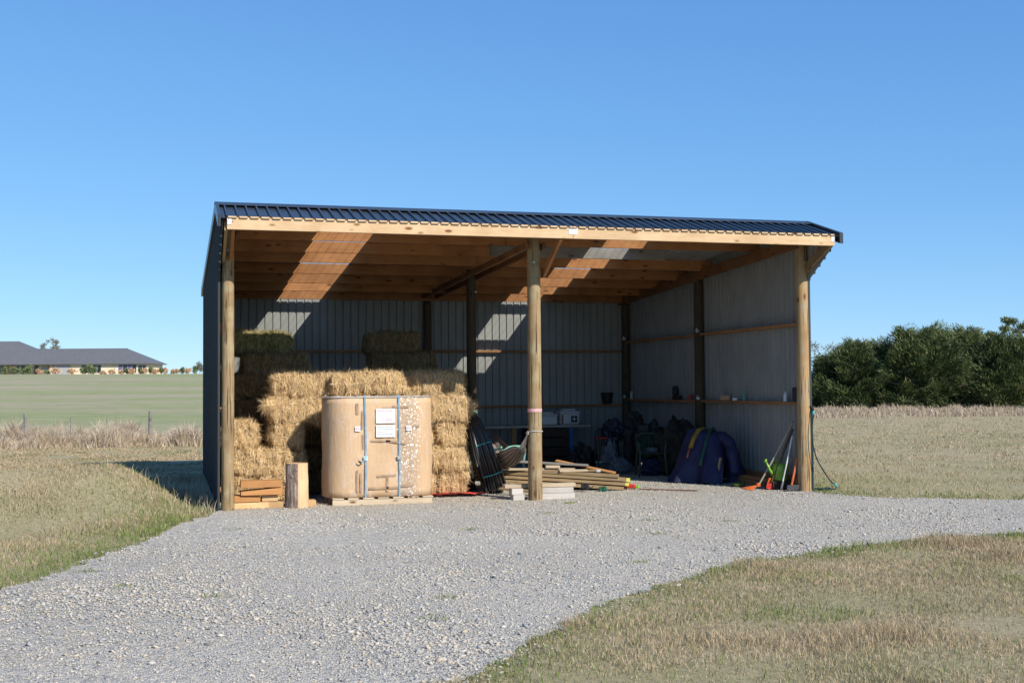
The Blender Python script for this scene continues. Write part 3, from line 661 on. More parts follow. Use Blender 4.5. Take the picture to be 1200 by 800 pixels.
# second row, half in shade
bale(2.64, 1.62, 4 * h, False, 's', 'half shaded straw bale peeping above the right column, next to the long top bale'); bale(3.25, 2.10, 4 * h + .02, True, 'b', 'dark hay bale behind the right column against the centre post')
for k in range(4): bale(2.66, 1.98, k * h, False, 's', 'straw bale inside the second row, layer %s' % ('at the ground', 'second up', 'third up', 'fourth up')[k])
for k in range(4): bale(3.63 - .95 + .5, 2.46, k * h, True, 's', 'straw bale behind the second row near the pipe coils, layer %s' % ('at the ground', 'second up', 'third up', 'fourth up')[k])
# left column
bale(.66, 1.2, 0, True, 's', 'bottom straw bale of the left column, behind the split log'); bale(.68, 1.18, h, True, 's', 'second straw bale of the left column, above the split log')
bale(.65, 1.17, 2 * h, True, 's', 'third straw bale of the left column with a shaggy left edge'); bale(.62, 1.2, 3 * h, False, 's', 'fourth layer straw bale of the left column lying across, frayed at its left end')
bale(.67, 1.33, 4 * h, False, 's', 'top straw bale of the left column, shaded along its upper edge')
for k in range(4): bale(1.16, 1.95, k * h, True, 'b', 'shaded hay bale in the gap left of the carton, layer %s' % ('at the ground', 'second up', 'third up', 'fourth up')[k])
# lower left group
for k, zz in enumerate((0, .36)): bale(.10, .82, zz, True, 's', ('straw bale behind the cut timber blocks next to the left post', 'straw bale above the timber blocks next to the left post')[k]); bale(.50, .86 + .04 * k, zz, True, 's', ('straw bale behind the timber blocks touching the left column', 'bulging straw bale above the timber blocks touching the left column')[k], s=.9)
bale(.02, .98, .74, True, 's', 'small high straw bale tucked against the left post', s=.98)
# back left stack
for k in range(5):
    bale(.14, 2.25, k * h, False, 'b', 'dark hay bale of the back left stack, %s' % ('at the floor', 'second up', 'third up', 'fourth up', 'fifth up')[k]); bale(1.12, 2.45, k * h, False, 'b', 'dark hay bale behind the left column, %s' % ('at the floor', 'second up', 'third up', 'fourth up', 'fifth up')[k])
bale(.30, 2.22, 4.85 * h, False, 'b', 'brown hay bale one below the top of the back left stack', s=1.06)
bale(.14, 2.48, 5.8 * h, False, 'g', 'greenish hay bale on top of the back left stack under the clear roof sheet', s=1.0)
# back middle stack
for k in range(5):
    bale(2.50, 3.95, k * h, False, 'b', 'hay bale of the back middle stack left side, %s' % ('at the floor', 'second up', 'third up', 'fourth up', 'fifth up')[k]); bale(3.10 if k == 4 else 3.12, 3.3, k * h, False, 'b', 'hay bale in front of the back middle stack near the centre post, %s' % ('at the floor', 'second up', 'third up', 'fourth up', 'fifth up')[k])
bale(2.50, 3.95, 5 * h, False, 'b', 'dim hay bale below the highest bale at the back'); bale(3.20, 3.97 , 5 * h, True, 'b', 'dim hay bale on the right of the back middle stack')
bale(2.44, 4.0, 6 * h, False, 'b', 'highest hay bale at the back, in deep shade before the wall')
for k in range(5): bale(1.42, 3.25, k * h, False, 'b', 'hay bale in the dark between the two back stacks, %s' % ('at the floor', 'second up', 'third up', 'fourth up', 'fifth up')[k])
bb = bmesh.new(); blob(bb, (1.28, 3.0, 1.9), (.16, .18, .16), 3, .3, 3, 3)
tagp(obj('hay_flake', bb, 'hay_brown'), 'loose dark flake of hay beside the top left bale', 'hay')
# straw flake hanging at the right corner
def strands(c, r, n, seed, lmin=.05, lmax=.16, droop=0):
    rs = np.random.default_rng(seed); bb = bmesh.new(); blob(bb, c, (r[0] * .8, r[1] * .8, r[2] * .85), seed, .35, 3, 3)
    for i in range(n):
        d = Vector(rs.normal(0, 1, 3)).normalized(); p = Vector(c) + Vector((d.x * r[0], d.y * r[1], d.z * r[2])) * .8
        t = (d * .6 + Vector(rs.normal(0, .7, 3)) + Vector((0, 0, -droop))).normalized(); s_ = t.cross(Vector(rs.normal(0, 1, 3))).normalized() * .002; ln = rs.uniform(lmin, lmax)
        v = [bb.verts.new(q) for q in (p - s_, p + s_, p + t * ln + Vector((0, 0, -ln * .2 * droop)))]; bb.faces.new(v)
    return bb
o = obj('straw_flake', strands((3.55, 1.25, 1.28), (.055, .15, .16), 900, 5, droop=.6), 'straw'); tagp(o, 'frayed straw flake hanging off the upper right corner of the stack', 'straw')
o = obj('loose_straw', strands((.63, 1.2, 1.36), (.11, .1, .09), 700, 8, droop=.4), 'straw'); tagp(o, 'tuft of loose straw sticking out of the left column', 'straw')
# loose litter of straw on the ground in front of the stacks
rs = np.random.default_rng(5); n = 5200; bx_ = rs.uniform(.1, 3.9, n); by_ = rs.normal(.25, .45, n); by_ = np.where(by_ > .9, .9, by_); a = rs.uniform(0, 6.28, n); ln = rs.uniform(.02, .08, n)
P = np.stack([bx_, by_, np.full(n, .014) + rs.uniform(0, .012, n)], -1); T = np.stack([np.cos(a), np.sin(a), rs.normal(0, .12, n)], -1) * ln[:, None]; S = np.stack([-np.sin(a), np.cos(a), 0 * a], -1) * .0016
V = np.stack([P - S, P + S, P + T], 1).reshape(-1, 3); o = obj('straw_litter', npmesh('straw_litter', V, np.arange(3 * n).reshape(-1, 3)), 'straw'); tagp(o, 'loose straw litter on the ground before the bales', 'straw', kind='stuff')
# red tarp under the right column
bb = bmesh.new(); bmesh.ops.create_grid(bb, x_segments=26, y_segments=16, size=.5)
for v in bb.verts: q = v.co.copy(); v.co = Vector((3.17 + q.x * 1.0, 1.02 + q.y * .5, .02 + .035 * (1 + noise.noise(Vector((q.x * 9, q.y * 9, 0)))) * (q.y < -.1)))
tagp(obj('red_tarp', bb, 'red_tarp', smooth=True), 'crumpled red tarp sticking out under the right straw column', 'tarp')

# ------------------------------------------------------------------ cardboard carton on its pallet
def rrect(x0, x1, y0, y1, r, seg=10):
    P = []
    for (cx, cy, a0) in ((x1 - r, y0 + r, -90), (x1 - r, y1 - r, 0), (x0 + r, y1 - r, 90), (x0 + r, y0 + r, 180)):
        for k in range(seg + 1): a = R(a0 + 90 * k / seg); P.append((cx + r * math.cos(a), cy + r * math.sin(a)))
    return P
def roundbox(x0, x1, y0, y1, z0, z1, r, off=0, wob=.006, rows=16, cap=True, seed=0):
    P0 = rrect(x0 - off, x1 + off, y0 - off, y1 + off, r + off); P = []
    for i in range(len(P0)):
        a = Vector(P0[i]); b_ = Vector(P0[(i + 1) % len(P0)]); k = max(1, int((b_ - a).length / .06))
        P += [a.lerp(b_, t / k) for t in range(k)]
    bb = bmesh.new(); rg = []
    for j in range(rows + 1):
        z = z0 + (z1 - z0) * j / rows; ring = []
        for p in P:
            n3 = Vector((p.x * 2.4, p.y * 2.4, z * 2.4 + seed)); d = wob * noise.noise(n3) * 2 + wob * .7 * noise.noise(n3 * 3.2) - .012 * (j / rows - .5) ** 2
            c = Vector(((x0 + x1) / 2, (y0 + y1) / 2)); q = (p - c).normalized() * d; ring.append(bb.verts.new((p.x + q.x, p.y + q.y, z + (.006 * noise.noise(n3 * 2) if j == rows else 0))))
        rg.append(ring)
    for a, c in zip(rg, rg[1:]):
        for k in range(len(P)): bb.faces.new((a[k], a[(k + 1) % len(P)], c[(k + 1) % len(P)], c[k]))
    if cap: bb.faces.new(rg[-1]); bb.faces.new(rg[0][::-1])
    return bb
cx0, cx1, cy0, cy1 = 0, 1.515, 0, .80
carton = thing('carton', 'huge rounded brown cardboard carton wrapped in clear film with two blue straps', 'carton', (1.30, .14, .105))
obj('cardboard_shell', roundbox(cx0, cx1, cy0, cy1, 0, 1.35, .33), 'cardboard', carton, smooth=True)
obj('film_wrap', roundbox(cx0, cx1, cy0, cy1, .01, 1.36, .33, .009, .006, 24, False, 0), 'stretch_film', carton, smooth=True)
bb = bmesh.new(); P = rrect(cx0 - .004, cx1 + .004, -.004, cy1 + .004, .33, 12); tube(bb, [(x, y, 1.360 + .008 * noise.noise(Vector((x * 8, y * 8, 0)))) for x, y in P + P[:1]], .008, 6); obj('film_edge', bb, 'film_rim', carton, smooth=True)
for i, x in enumerate((.53, .995)):
    bb = bmesh.new(); pts = [(-.018, -.02), (-.020, .3), (-.019, .7), (-.021, 1.1), (-.018, 1.368), (.0, 1.384), (.4, 1.380), (.79, 1.384)]
    for sx in range(1):
        v0 = [bb.verts.new((x - .012 + .006 * math.sin(k), y, z)) for k, (y, z) in enumerate(pts)]; v1 = [bb.verts.new((x + .012 + .006 * math.sin(k), y, z)) for k, (y, z) in enumerate(pts)]
        for k in range(len(pts) - 1): bb.faces.new((v0[k], v1[k], v1[k + 1], v0[k + 1]))
    bmesh.ops.solidify(bb, geom=list(bb.faces), thickness=.003)
    st = obj('strap', bb, 'strap_blue', carton)
    if i == 0:
        bb = bmesh.new(); A = [(x + .01, -.032, .56), (x - .02, -.045, .50), (x - .06, -.05, .47), (x - .10, -.05, .49), (x - .105, -.05, .52)]
        for k in range(len(A) - 1):
            p, q = Vector(A[k]), Vector(A[k + 1]); s_ = Vector((.0, 0, .012)) if k else Vector((.012, 0, .006)); bb.faces.new([bb.verts.new(t) for t in (p - s_, q - s_, q + s_, p + s_)])
        bmesh.ops.solidify(bb, geom=list(bb.faces), thickness=.003); obj('strap_tail', bb, 'strap_blue', st)
    bb = bmesh.new(); bbox(bb, x - .028, x + .028, -.034, -.024, .50, .56, .003); obj('buckle', bb, 'galv' if i else 'strap_blue', st)
def text_mesh(txt, size):
    cu = bpy.data.curves.new('txt', 'FONT'); cu.body = txt; cu.size = size; cu.extrude = .0004; cu.align_x = 'CENTER'
    o = bpy.data.objects.new('txt', cu); C.objects.link(o); bpy.context.view_layer.update()
    me = bpy.data.meshes.new_from_object(o.evaluated_get(bpy.context.evaluated_depsgraph_get())); bpy.data.objects.remove(o)
    for v in me.vertices: v.co = Vector((v.co.x, -v.co.z, v.co.y))
    me.materials.clear(); return me
FY = -.0225
for (x0, x1, z0, z1, kind) in ((.675, .935, 1.000, 1.20, 0), (.675, .940, .81, .975, 1)):
    lb = box('label_sheet', x0, x1, FY, FY + .006, z0, z1, 'paper', carton, .001)
    bb = bmesh.new()
    if kind == 0:
        obj('printing', text_mesh('Fragile', .055), 'ink_pink', lb, Matrix.Translation(((x0 + x1) / 2 + .02, FY - .001, z0 + .035)))
        for k in range(6): bbox(bb, x0 + .02 + k * .035, x0 + .045 + k * .035, FY - .0015, FY, z1 - .035, z1 - .02)
        obj('printing', bb, 'ink_pink', lb)
    else:
        for r_ in range(4):
            bb = bmesh.new(); u = x0 + .015
            while u < x1 - .04 - .03 * (r_ == 2): l_ = rnd.uniform(.012, .04); bbox(bb, u, u + l_, FY - .0015, FY, z1 - .028 - r_ * .033, z1 - .018 - r_ * .033); u += l_ + .008
            obj('printed_line', bb, 'ink_grey', lb)
for x in (.425, 1.13):
    lb = box('label_sheet', x - .036, x + .036, FY, FY + .006, .895, .965, 'paper', carton, .001)
    obj('printing', text_mesh('E4', .052), 'ink_red', lb, Matrix.Translation((x, FY - .001, .912)))
for (x, z, a, ln, wd_) in ((.42, .22, 90, .30, .03), (.47, .20, 90, .26, .028), (.78, .12, 0, .40, .03), (.83, .17, 90, .20, .03), (.82, .285, 2, .26, .028), (.95, .74, -8, .28, .025), (.74, .76, -1, .27, .024), (.83, 1.205, 1, .14, .024), (1.02, 1.225, -2, .22, .028), (.42, 1.20, 90, .15, .035), (.49, 1.05, 88, .25, .025), (.50, .75, 90, .2, .025), (1.10, .145, 2, .20, .03), (1.20, .955, 0, .16, .03), (.83, 1.0, 0, .22, .02)):
    bb = bmesh.new(); bbox(bb, -ln / 2, ln / 2, 0, .002, -wd_ / 2, wd_ / 2); m_ = Matrix.Translation((x, -.0135, z)) @ Matrix.Rotation(R(-a), 4, 'Y'); obj('tape_strip', bb, 'brown_tape', carton, m_)
pal = thing('pallet', 'low pale wooden pallet under the big carton', 'pallet', (1.44, .10, 0))
for i in range(7): board('deck_board', (.02 + i * .205, .0, .091), (.02 + i * .205, .86, .091), .15, .02, 'pale_board', pal)
for y in (.03, .42, .80): board('stringer', (-.06, y, .04), (1.31, y, .04), .05, .075, 'pale_board', pal)

# ------------------------------------------------------------------ sawn blocks, log
zl = .0
blocks = [(.08, .53, 0, .085, 'fresh_sawn', 'pale pine block, bottom left of the cut timber stack'), (.535, .73, 0, .085, 'fresh_sawn', 'short pale block, bottom right of the cut timber stack'), (.08, .42, .088, .175, 'orange_sawn', 'orange pine offcut, second layer left, in the cut timber stack'), (.45, .66, .088, .175, 'fresh_sawn', 'short block with split end, second layer right, in the cut timber stack'), (.17, .71, .178, .275, 'orange_sawn', 'long orange block third up in the cut timber stack'), (.17, .70, .278, .37, 'orange_sawn', 'top orange block of the cut timber stack')]
for (x0, x1, z0, z1, m, lab) in blocks:
    yo = rnd.uniform(-.03, .05); bb = bbox(bmesh.new(), -(x1 - x0) / 2, (x1 - x0) / 2, -.14, .14, 0, z1 - z0 - .003, .005)
    o = obj('timber_block', bb, m); o.location = ((x0 + x1) / 2, .20 + yo, z0 + .006); o.rotation_euler = (0, 0, rnd.uniform(-.05, .05)); tagp(o, lab, 'timber block', 'cut timber blocks')
    for v in o.data.vertices:
        if v.co.x < 0 and lab.startswith('long') and v.co.z > .05: v.co.z *= .55
bb = bmesh.new(); bbox(bb, 1.06, 1.16, .1, .3, .006, .09, .004); tagp(obj('timber_offcut', bb, 'fresh_sawn'), 'small pine offcut on the ground right of the split log', 'timber block')
logt = thing('split_log', 'upright split log with bark on its left and bare pale wood on its right', 'log', (.91, .12, 0))
def logpart(a0, a1, r, m, name, zz=.59, bump_=.02):
    bb = bmesh.new(); rows = 24; seg = 22; g = []
    for i in range(rows + 1):
        z = zz * i / rows; ring = []
        for k in range(seg + 1):
            a = R(a0 + (a1 - a0) * k / seg); rr = r * (1.06 - .10 * i / rows) * (1 + bump_ * 2 * noise.noise(Vector((math.cos(a) * 3, math.sin(a) * 3, z * 4)))); ring.append(bb.verts.new((rr * math.cos(a), rr * math.sin(a), z + (.006 * noise.noise(Vector((a * 2, 0, 3))) if i == rows else 0))))
        g.append(ring)
    for p, q in zip(g, g[1:]):
        for k in range(seg): bb.faces.new((p[k], p[k + 1], q[k + 1], q[k]))
        bb.faces.new((p[-1], p[0], q[0], q[-1]))
    bb.faces.new(g[-1]); bb.faces.new(g[0][::-1]); return obj(name, bb, m, logt, smooth=False)
logpart(120, 268, .156, 'bark', 'bark_side'); logpart(-100, 262, .146, 'split_wood', 'wood_core', .592, .03)
for (z, a) in ((.42, 238), (.30, 250), (.5, 262)):
    bb = bmesh.new(); aa = R(a); blob(bb, (.152 * math.cos(aa), .152 * math.sin(aa), z), (.012, .012, .02), int(z * 10), .3, 3, 2); obj('branch_stub', bb, 'bark', logt, smooth=True)

# ------------------------------------------------------------------ black pipe coils
def coil(name, label, c, Rr, tilt, yawc, nst, wid, ties):
    t = thing(name, label, 'pipe coil', (c[0], c[1], 0), 0, 'coils of black pipe'); bb = bmesh.new()
    ax = Matrix.Rotation(yawc, 3, 'Z') @ Matrix.Rotation(tilt, 3, 'Y')       # ring plane = local YZ
    def pt(a, off, rr):
        gath = .45 + .55 * (.5 - .5 * math.sin(a))      # gathered at the top, fanned at the foot
        return ax @ Vector((off * gath, rr * .78 * math.cos(a), rr * math.sin(a))) + Vector((0, 0, c[2]))
    for i in range(nst):
        for lay in range(2):
            off = (i / (nst - 1) - .5) * wid + rnd.uniform(-.006, .006); r0 = Rr - .055 * lay + rnd.uniform(-.022, .022); ph = rnd.uniform(0, 6)
            tube(bb, [pt(2 * math.pi * k / 48, off + .012 * math.sin(2 * math.pi * k / 48 * 2 + ph), r0 + .012 * math.sin(2 * math.pi * k / 48 * 3 + ph)) for k in range(49)], .018, 8, False)
    obj('pipe', bb, 'poly_pipe', t, smooth=True)
    for a in ties:
        bb = bmesh.new(); g = .45 + .55 * (.5 - .5 * math.sin(a)); P = []
        for (o_, rr) in ((-wid / 2 - .02, Rr + .03), (0, Rr + .045), (wid / 2 + .02, Rr + .03), (wid / 2 + .02, Rr - .08), (-wid / 2 - .02, Rr - .08), (-wid / 2 - .02, Rr + .03)): P.append(ax @ Vector((o_ * g, rr * .78 * math.cos(a), rr * math.sin(a))) + Vector((0, 0, c[2])))
        tube(bb, P, .008, 6, False); obj('tie', bb, 'tie_cyan', t, smooth=True)
    return t
coil('pipe_coil', 'large coil of black polythene pipe with turquoise ties leaning on the straw', (3.80, 1.35, .60), .615, R(-17), R(-9), 8, .30, (R(100), R(165), R(208)))
coil('pipe_coil', 'smaller black pipe coil behind the large one, low against the straw corner', (3.60, 1.75, .50), .50, R(-9), R(-12), 5, .17, (R(140), R(185)))

# ------------------------------------------------------------------ hammock slung between the two middle posts
ham = thing('hammock', 'brown and grey striped hammock slung from the middle front post', 'hammock', (4.2, 0, 0))
bb = bmesh.new(); uvl = bb.loops.layers.uv.new('UVMap'); G = []; nu, nv = 40, 18
A0, A1 = Vector((-.12, .30, .68)), Vector((.10, 3.05, .78))
for i in range(nu + 1):
    s_ = i / nu; p = A0.lerp(A1, s_); sag = .36 * (1 - (2 * s_ - 1) ** 2); wdt = .10 + .36 * math.sin(math.pi * s_) ** .6
    row = []
    for j in range(nv + 1):
        t_ = j / nv * 2 - 1; x = wdt * .55 * math.sin(t_ * 1.25); z = .24 * wdt / .4 * (1 - math.cos(t_ * 1.35)) + .014 * math.sin(t_ * 17 + s_ * 5)
        row.append((bb.verts.new((p.x + x, p.y, p.z - sag + z)), (j / nv, s_)))
    G.append(row)
for i in range(nu):
    for j in range(nv):
        q = (G[i][j], G[i][j + 1], G[i + 1][j + 1], G[i + 1][j]); f = bb.faces.new([v for v, _ in q])
        for lp, (_, uv) in zip(f.loops, q): lp[uvl].uv = uv
obj('cloth', bb, 'hammock_cloth', ham, smooth=True)
bb = bmesh.new()
for j in range(9):
    t_ = j / 8 * 2 - 1; x = -.10 + .055 * math.sin(t_ * 1.25) ; tube(bb, [(x, .35, .66 + .03 * (1 - math.cos(t_ * 1.3))), (-.112, -.02, .93), (-.112, -.03, .97)], .005, 5)
for z in (.93, .95): tube(bb, [(-.112, -.05, z), (-.112, .05, z)], .008, 6)
for a in range(13):
    pass
tube(bb, [(.106 * math.cos(2 * math.pi * k / 20), .106 * math.sin(2 * math.pi * k / 20), .965 + .004 * math.sin(k)) for k in range(21)], .006, 6, False)
obj('cord', bb, 'cord', ham)
bb = bmesh.new()
for j in range(7): t_ = j / 6 * 2 - 1; tube(bb, [(-.10 + .05 * t_, 3.05, .75), (-.06, 3.58, 1.05)], .005, 5)
tube(bb, [(.098 * math.cos(2 * math.pi * k / 20), 3.7 + .098 * math.sin(2 * math.pi * k / 20), 1.06) for k in range(21)], .006, 6, False); obj('cord', bb, 'cord', ham)

# ------------------------------------------------------------------ plastic chairs
def chair(label, loc, rz, m, hb=.80):
    t = thing('plastic_chair', label, 'chair', loc, rz, 'moulded garden chairs')
    bb = bmesh.new(); bmesh.ops.create_grid(bb, x_segments=8, y_segments=8, size=.5)
    for v in bb.verts: q = v.co.copy(); v.co = Vector((q.x * .44, q.y * .42, .41 + .02 * (abs(q.x) * 2) ** 2 - .01 * q.y))
    bmesh.ops.solidify(bb, geom=list(bb.faces), thickness=.012); obj('seat', bb, m, t, smooth=True)
    for sx in (-1, 1):
        for sy in (-1, 1):
            bb = bmesh.new(); tube(bb, [(sx * .25, sy * .24, 0), (sx * .215, sy * .20, .41), (sx * (.24 if sy < 0 else .21), sy * .20, .60)], [.018, .022, .018], 8); obj('leg', bb, m, t)
        bb = bmesh.new(); tube(bb, [(sx * .235, -.24, .585), (sx * .245, -.16, .615), (sx * .245, .1, .62), (sx * .215, .22, .66)], [.02, .024, .022, .018], 8); obj('armrest', bb, m, t)
    bb = bmesh.new(); pts = [(.21, .21, .42), (.215, .25, .62), (.20, .28, hb - .05), (.13, .29, hb), (0, .295, hb + .01)]; pts = pts + [(-x, y, z) for x, y, z in pts[:-1][::-1]]; tube(bb, pts, .02, 8)
    for k in range(-3, 4): tube(bb, [(k * .052, .215, .42), (k * .05, .25, .62), (k * .047, .285, hb - .01)], .013, 6)
    obj('backrest', bb, m, t); return t
chair('pale green plastic chair behind the hammock and pipe coils', (4.32, 2.05, 0), R(200), 'pale_green_plastic', .66)
chair('dark green plastic chair with a white bag on it, nearest the blue cloth', (7.42, 3.62, 0), R(-14), 'green_plastic', .74)
chair('dark plastic chair heaped with bags near the back right corner', (7.12, 4.95, 0), R(-10), 'green_plastic', .78)

# ------------------------------------------------------------------ lumber pile by the middle post
def plank(label, p0, p1, w_, h_, m='old_board', end=None, up=(0, 0, 1)):
    o = board('plank', p0, p1, w_, h_, m, None, up); tagp(o, label, 'plank', 'planks in the lumber pile')
    if end:
        ln = (Vector(p1) - Vector(p0)).length; bb = bmesh.new(); bbox(bb, ln / 2 - .05, ln / 2 + .003, -w_ / 2 - .002, w_ / 2 + .002, -h_ / 2 - .002, h_ / 2 + .002); obj('painted_end', bb, end, o)
    return o
E = Vector((5.80, 1.05, 0)); Dv = Vector((-2.45, 1.05, 0)); nn_ = Vector((.39, .92, 0)).normalized()
base = [(0, 0, .0), (0, .17, .05), (0, .34, -.08), (1, .02, .08), (1, .19, -.02), (1, .36, .0), (2, 0, .10), (2, .17, .02), (2, .34, -.15), (3, .05, .04), (3, .24, -.3)]
names = ['front', 'middle', 'rear']; lay = ['bottom', 'second', 'third', 'fourth']
for i, (l_, off, sh) in enumerate(base):
    a = E + nn_ * off + Vector((sh, 0, .035 + l_ * .062)); c = E + Dv + nn_ * off + Vector((sh, 0, .20 + l_ * .058))
    a.x += .12 if l_ < 3 else 0
    plank('%s plank in the %s layer of the lumber pile' % (names[int(off / .16) if off < .4 else 2], lay[l_]), c, a, .14, .045, 'golden_board' if i % 3 else 'old_board', 'yellow_paint' if (l_ in (2, 1) and off < .05) else None)
plank('grey plank lying highest across the back of the lumber pile', (4.3, 1.9, .44), (5.55, 1.62, .36), .15, .03, 'grey_board')
plank('pale plank on top of the lumber pile beside the post', (4.0, 1.7, .33), (5.3, 1.55, .31), .12, .03, 'pale_board')
plank('orange ended plank tilted off the right of the lumber pile', (5.15, 2.0, .42), (5.95, 1.50, .24), .13, .025, 'orange_sawn')
plank('short pale batten across the lumber pile', (5.0, 1.4, .30), (5.45, 1.38, .30), .09, .03, 'pale_board')
plank('white tipped batten on the lumber pile', (4.7, 1.8, .30), (5.65, 1.35, .29), .08, .028, 'old_board', 'white_plastic')
plank('pale short block on the lumber pile', (4.83, 1.55, .36), (5.05, 1.52, .355), .08, .04, 'pale_board')
plank('brown plank slanting down behind the hammock', (3.95, .95, .10), (4.62, .35, .05), .12, .03, 'old_board')
for k, (x, y, z) in enumerate(((5.28, 1.00, .09), (5.55, .96, .04))):
    t = bmesh.new(); bbox(t, -.06, .06, -.05, .03, -.035, .035, .008); bbox(t, .0, .05, -.06, -.01, -.05, .05, .008); tube(t, [(.05, -.04, 0), (.10, -.05, -.02), (.13, -.04, .01)], .008, 6); o = obj('joist_bracket', t, 'black' if k == 0 else 'green'); o.location = (x, y, z); o.rotation_euler = (0, 0, -.35)
    tagp(o, ('black steel joist bracket hooked on the lumber pile', 'green strap bracket low on the end of the lumber pile')[k], 'bracket')
t = thing('hand_saw', 'red handled saw with a long rusty blade lying beyond the lumber pile', 'saw', (6.05, 1.12, .04), R(-38))
bb = bmesh.new(); bbox(bb, -.07, .09, -.03, .03, -.015, .05, .012); bbox(bb, -.05, .0, -.024, .024, .045, .07, .01); obj('handle', bb, 'red', t)
bb = bmesh.new(); bbox(bb, .09, .14, -.025, .025, -.01, .035, .006); obj('collar', bb, 'lime', t); bb = bmesh.new(); bbox(bb, .14, 1.05, -.022, .022, -.026, -.014); obj('blade', bb, 'rust_board', t)
# low white planks at the foot of the middle post
for (x0, x1, z0, z1, lab) in ((4.31, 4.80, .004, .085, 'flat white painted block on the ground right of the middle post'), (4.31, 4.78, .088, .165, 'upper white painted block right of the middle post'), (3.90, 4.06, .004, .08, 'lower white block left of the middle post'), (3.88, 4.04, .083, .165, 'upper white block left of the middle post')):
    o = board('white_block', (x0, .16, (z0 + z1) / 2), (x1, .15, (z0 + z1) / 2), .22, z1 - z0, 'white_board'); tagp(o, lab, 'wood block', 'white blocks under the bench plank')
o = board('bench_plank', (3.79, .18, .194), (4.83, .17, .194), .14, .05, 'pale_board'); tagp(o, 'pale plank lying across the white blocks behind the middle post', 'plank')

# ------------------------------------------------------------------ bench and boxes at the back wall
wb = thing('workbench', 'long low workbench against the back wall with one blue leg', 'workbench', (4.9, 6.55, 0))
board('bench_top', (.0, .35, .81), (2.48, .35, .81), .55, .03, 'grey_board', wb)
board('bench_edge', (.0, .07, .80), (2.45, .07, .80), .02, .05, 'white_board', wb)
for (x, m) in ((.87, 'girt_pine'), (2.05, 'blue_paint'), (.05, 'girt_pine')): board('leg', (x, .12, 0), (x, .12, .79), .10 if m != 'blue_paint' else .09, .07, m, wb, up=(0, 1, 0))
for i in range(4): tagp(box('drawer_crate', 6.05, 6.88, 6.55, 7.05, .02 + i * .19, .19 + i * .19, 'crate_wood', None, .006), 'dark wooden crate under the workbench beside the blue leg, %s' % ('at the floor', 'second up', 'third up', 'topmost')[i], 'crate', 'crates under the workbench')
def lidbox(name, label, x, y, z, w_, d_, h_, cross=False):
    t = thing(name, label, 'box', (x, y, z)); bb = bmesh.new(); bbox(bb, -w_ / 2 + .01, w_ / 2 - .01, -d_ / 2 + .01, d_ / 2 - .01, 0, h_ * .72, .02); obj('tub', bb, 'white_plastic', t)
    bb = bmesh.new(); bbox(bb, -w_ / 2, w_ / 2, -d_ / 2, d_ / 2, h_ * .72, h_ * .85, .012); bbox(bb, -w_ * .33, w_ * .33, -d_ * .3, d_ * .3, h_ * .85, h_, .02); obj('lid', bb, 'white_plastic', t)
    if cross:
        bb = bmesh.new(); bbox(bb, .02, .15, -d_ / 2 + .004, -d_ / 2 + .008, .045, .175); p = obj('emblem', bb, 'navy', t)
        bb = bmesh.new(); bbox(bb, .075, .095, -d_ / 2 + .001, -d_ / 2 + .003, .07, .15); bbox(bb, .045, .075, -d_ / 2 + .001, -d_ / 2 + .003, .10, .12); bbox(bb, .095, .125, -d_ / 2 + .001, -d_ / 2 + .003, .10, .12); obj('cross', bb, 'white_plastic', p)
        bb = bmesh.new(); bbox(bb, -w_ / 2 + .03, -w_ / 2 + .07, -d_ / 2 + .004, -d_ / 2 + .009, .02, .2); obj('latch', bb, 'yellow', t)
    return t
lidbox('first_aid_box', 'white plastic first aid box with a white cross on a dark square', 6.95, 6.85, .826, .42, .32, .31, True)
lidbox('storage_tub', 'plain white lidded tub left of the first aid box', 6.50, 6.85, .826, .40, .32, .25)
# heap of bags and coats around the chairs
def heap(name, label, cat, parts):
    t = thing(name, label, cat, parts[0][1][:2] + (0,) if False else (parts[0][1][0], parts[0][1][1], 0))
    for (pn, c, r, m, sd_) in parts:
        bb = bmesh.new(); blob(bb, (c[0] - t.location.x, c[1] - t.location.y, c[2]), r, sd_, .4, 2.2, 5, .005); o = obj(pn, bb, m, t, smooth=True)
    return t
heap('round_bag', 'navy round bag high on the chair at the back', 'bag', [('bag_body', (7.25, 5.1, .74), (.20, .18, .24), 'navy', 3)])
heap('coat', 'black coat hung over the back of the further chair', 'coat', [('coat_body', (7.62, 4.9, .58), (.22, .14, .44), 'black', 4), ('sleeve', (7.45, 4.85, .4), (.08, .08, .35), 'dark_grey', 5)])
heap('coat', 'dark jacket slumped over the nearer green chair', 'coat', [('coat_body', (7.62, 4.15, .62), (.26, .16, .30), 'black', 6), ('lining', (7.56, 4.0, .5), (.18, .1, .22), 'green', 7)])
heap('duffel_bag', 'low black fluffy bag on the floor left of the chairs', 'bag', [('bag_body', (6.70, 5.3, .22), (.24, .22, .27), 'black', 8)])
heap('striped_bag', 'grey blue shopping bag with dark handles on the floor', 'bag', [('bag_body', (7.0, 4.62, .30), (.14, .12, .30), 'grey_cloth', 9), ('handle', (6.98, 4.6, .55), (.12, .03, .08), 'black', 2)])
heap('bag', 'pale purple bag slumped on the floor before the chair', 'bag', [('bag_body', (7.08, 4.3, .13), (.20, .15, .17), 'grey_cloth', 12)])
heap('cool_bag', 'dark blue bag on the floor under the nearer green chair', 'bag', [('bag_body', (7.50, 3.75, .15), (.2, .16, .17), 'tarp_blue', 13)])
heap('white_bag', 'small white bag on the seat of the nearer green chair', 'bag', [('bag_body', (7.42, 3.60, .455), (.11, .10, .05), 'grey_cloth', 14)])
tagp(box('red_tray', 6.86, 7.10, 4.9, 5.1, .60, .64, 'red', None, .01), 'flat red tray on the heap of bags', 'tray')
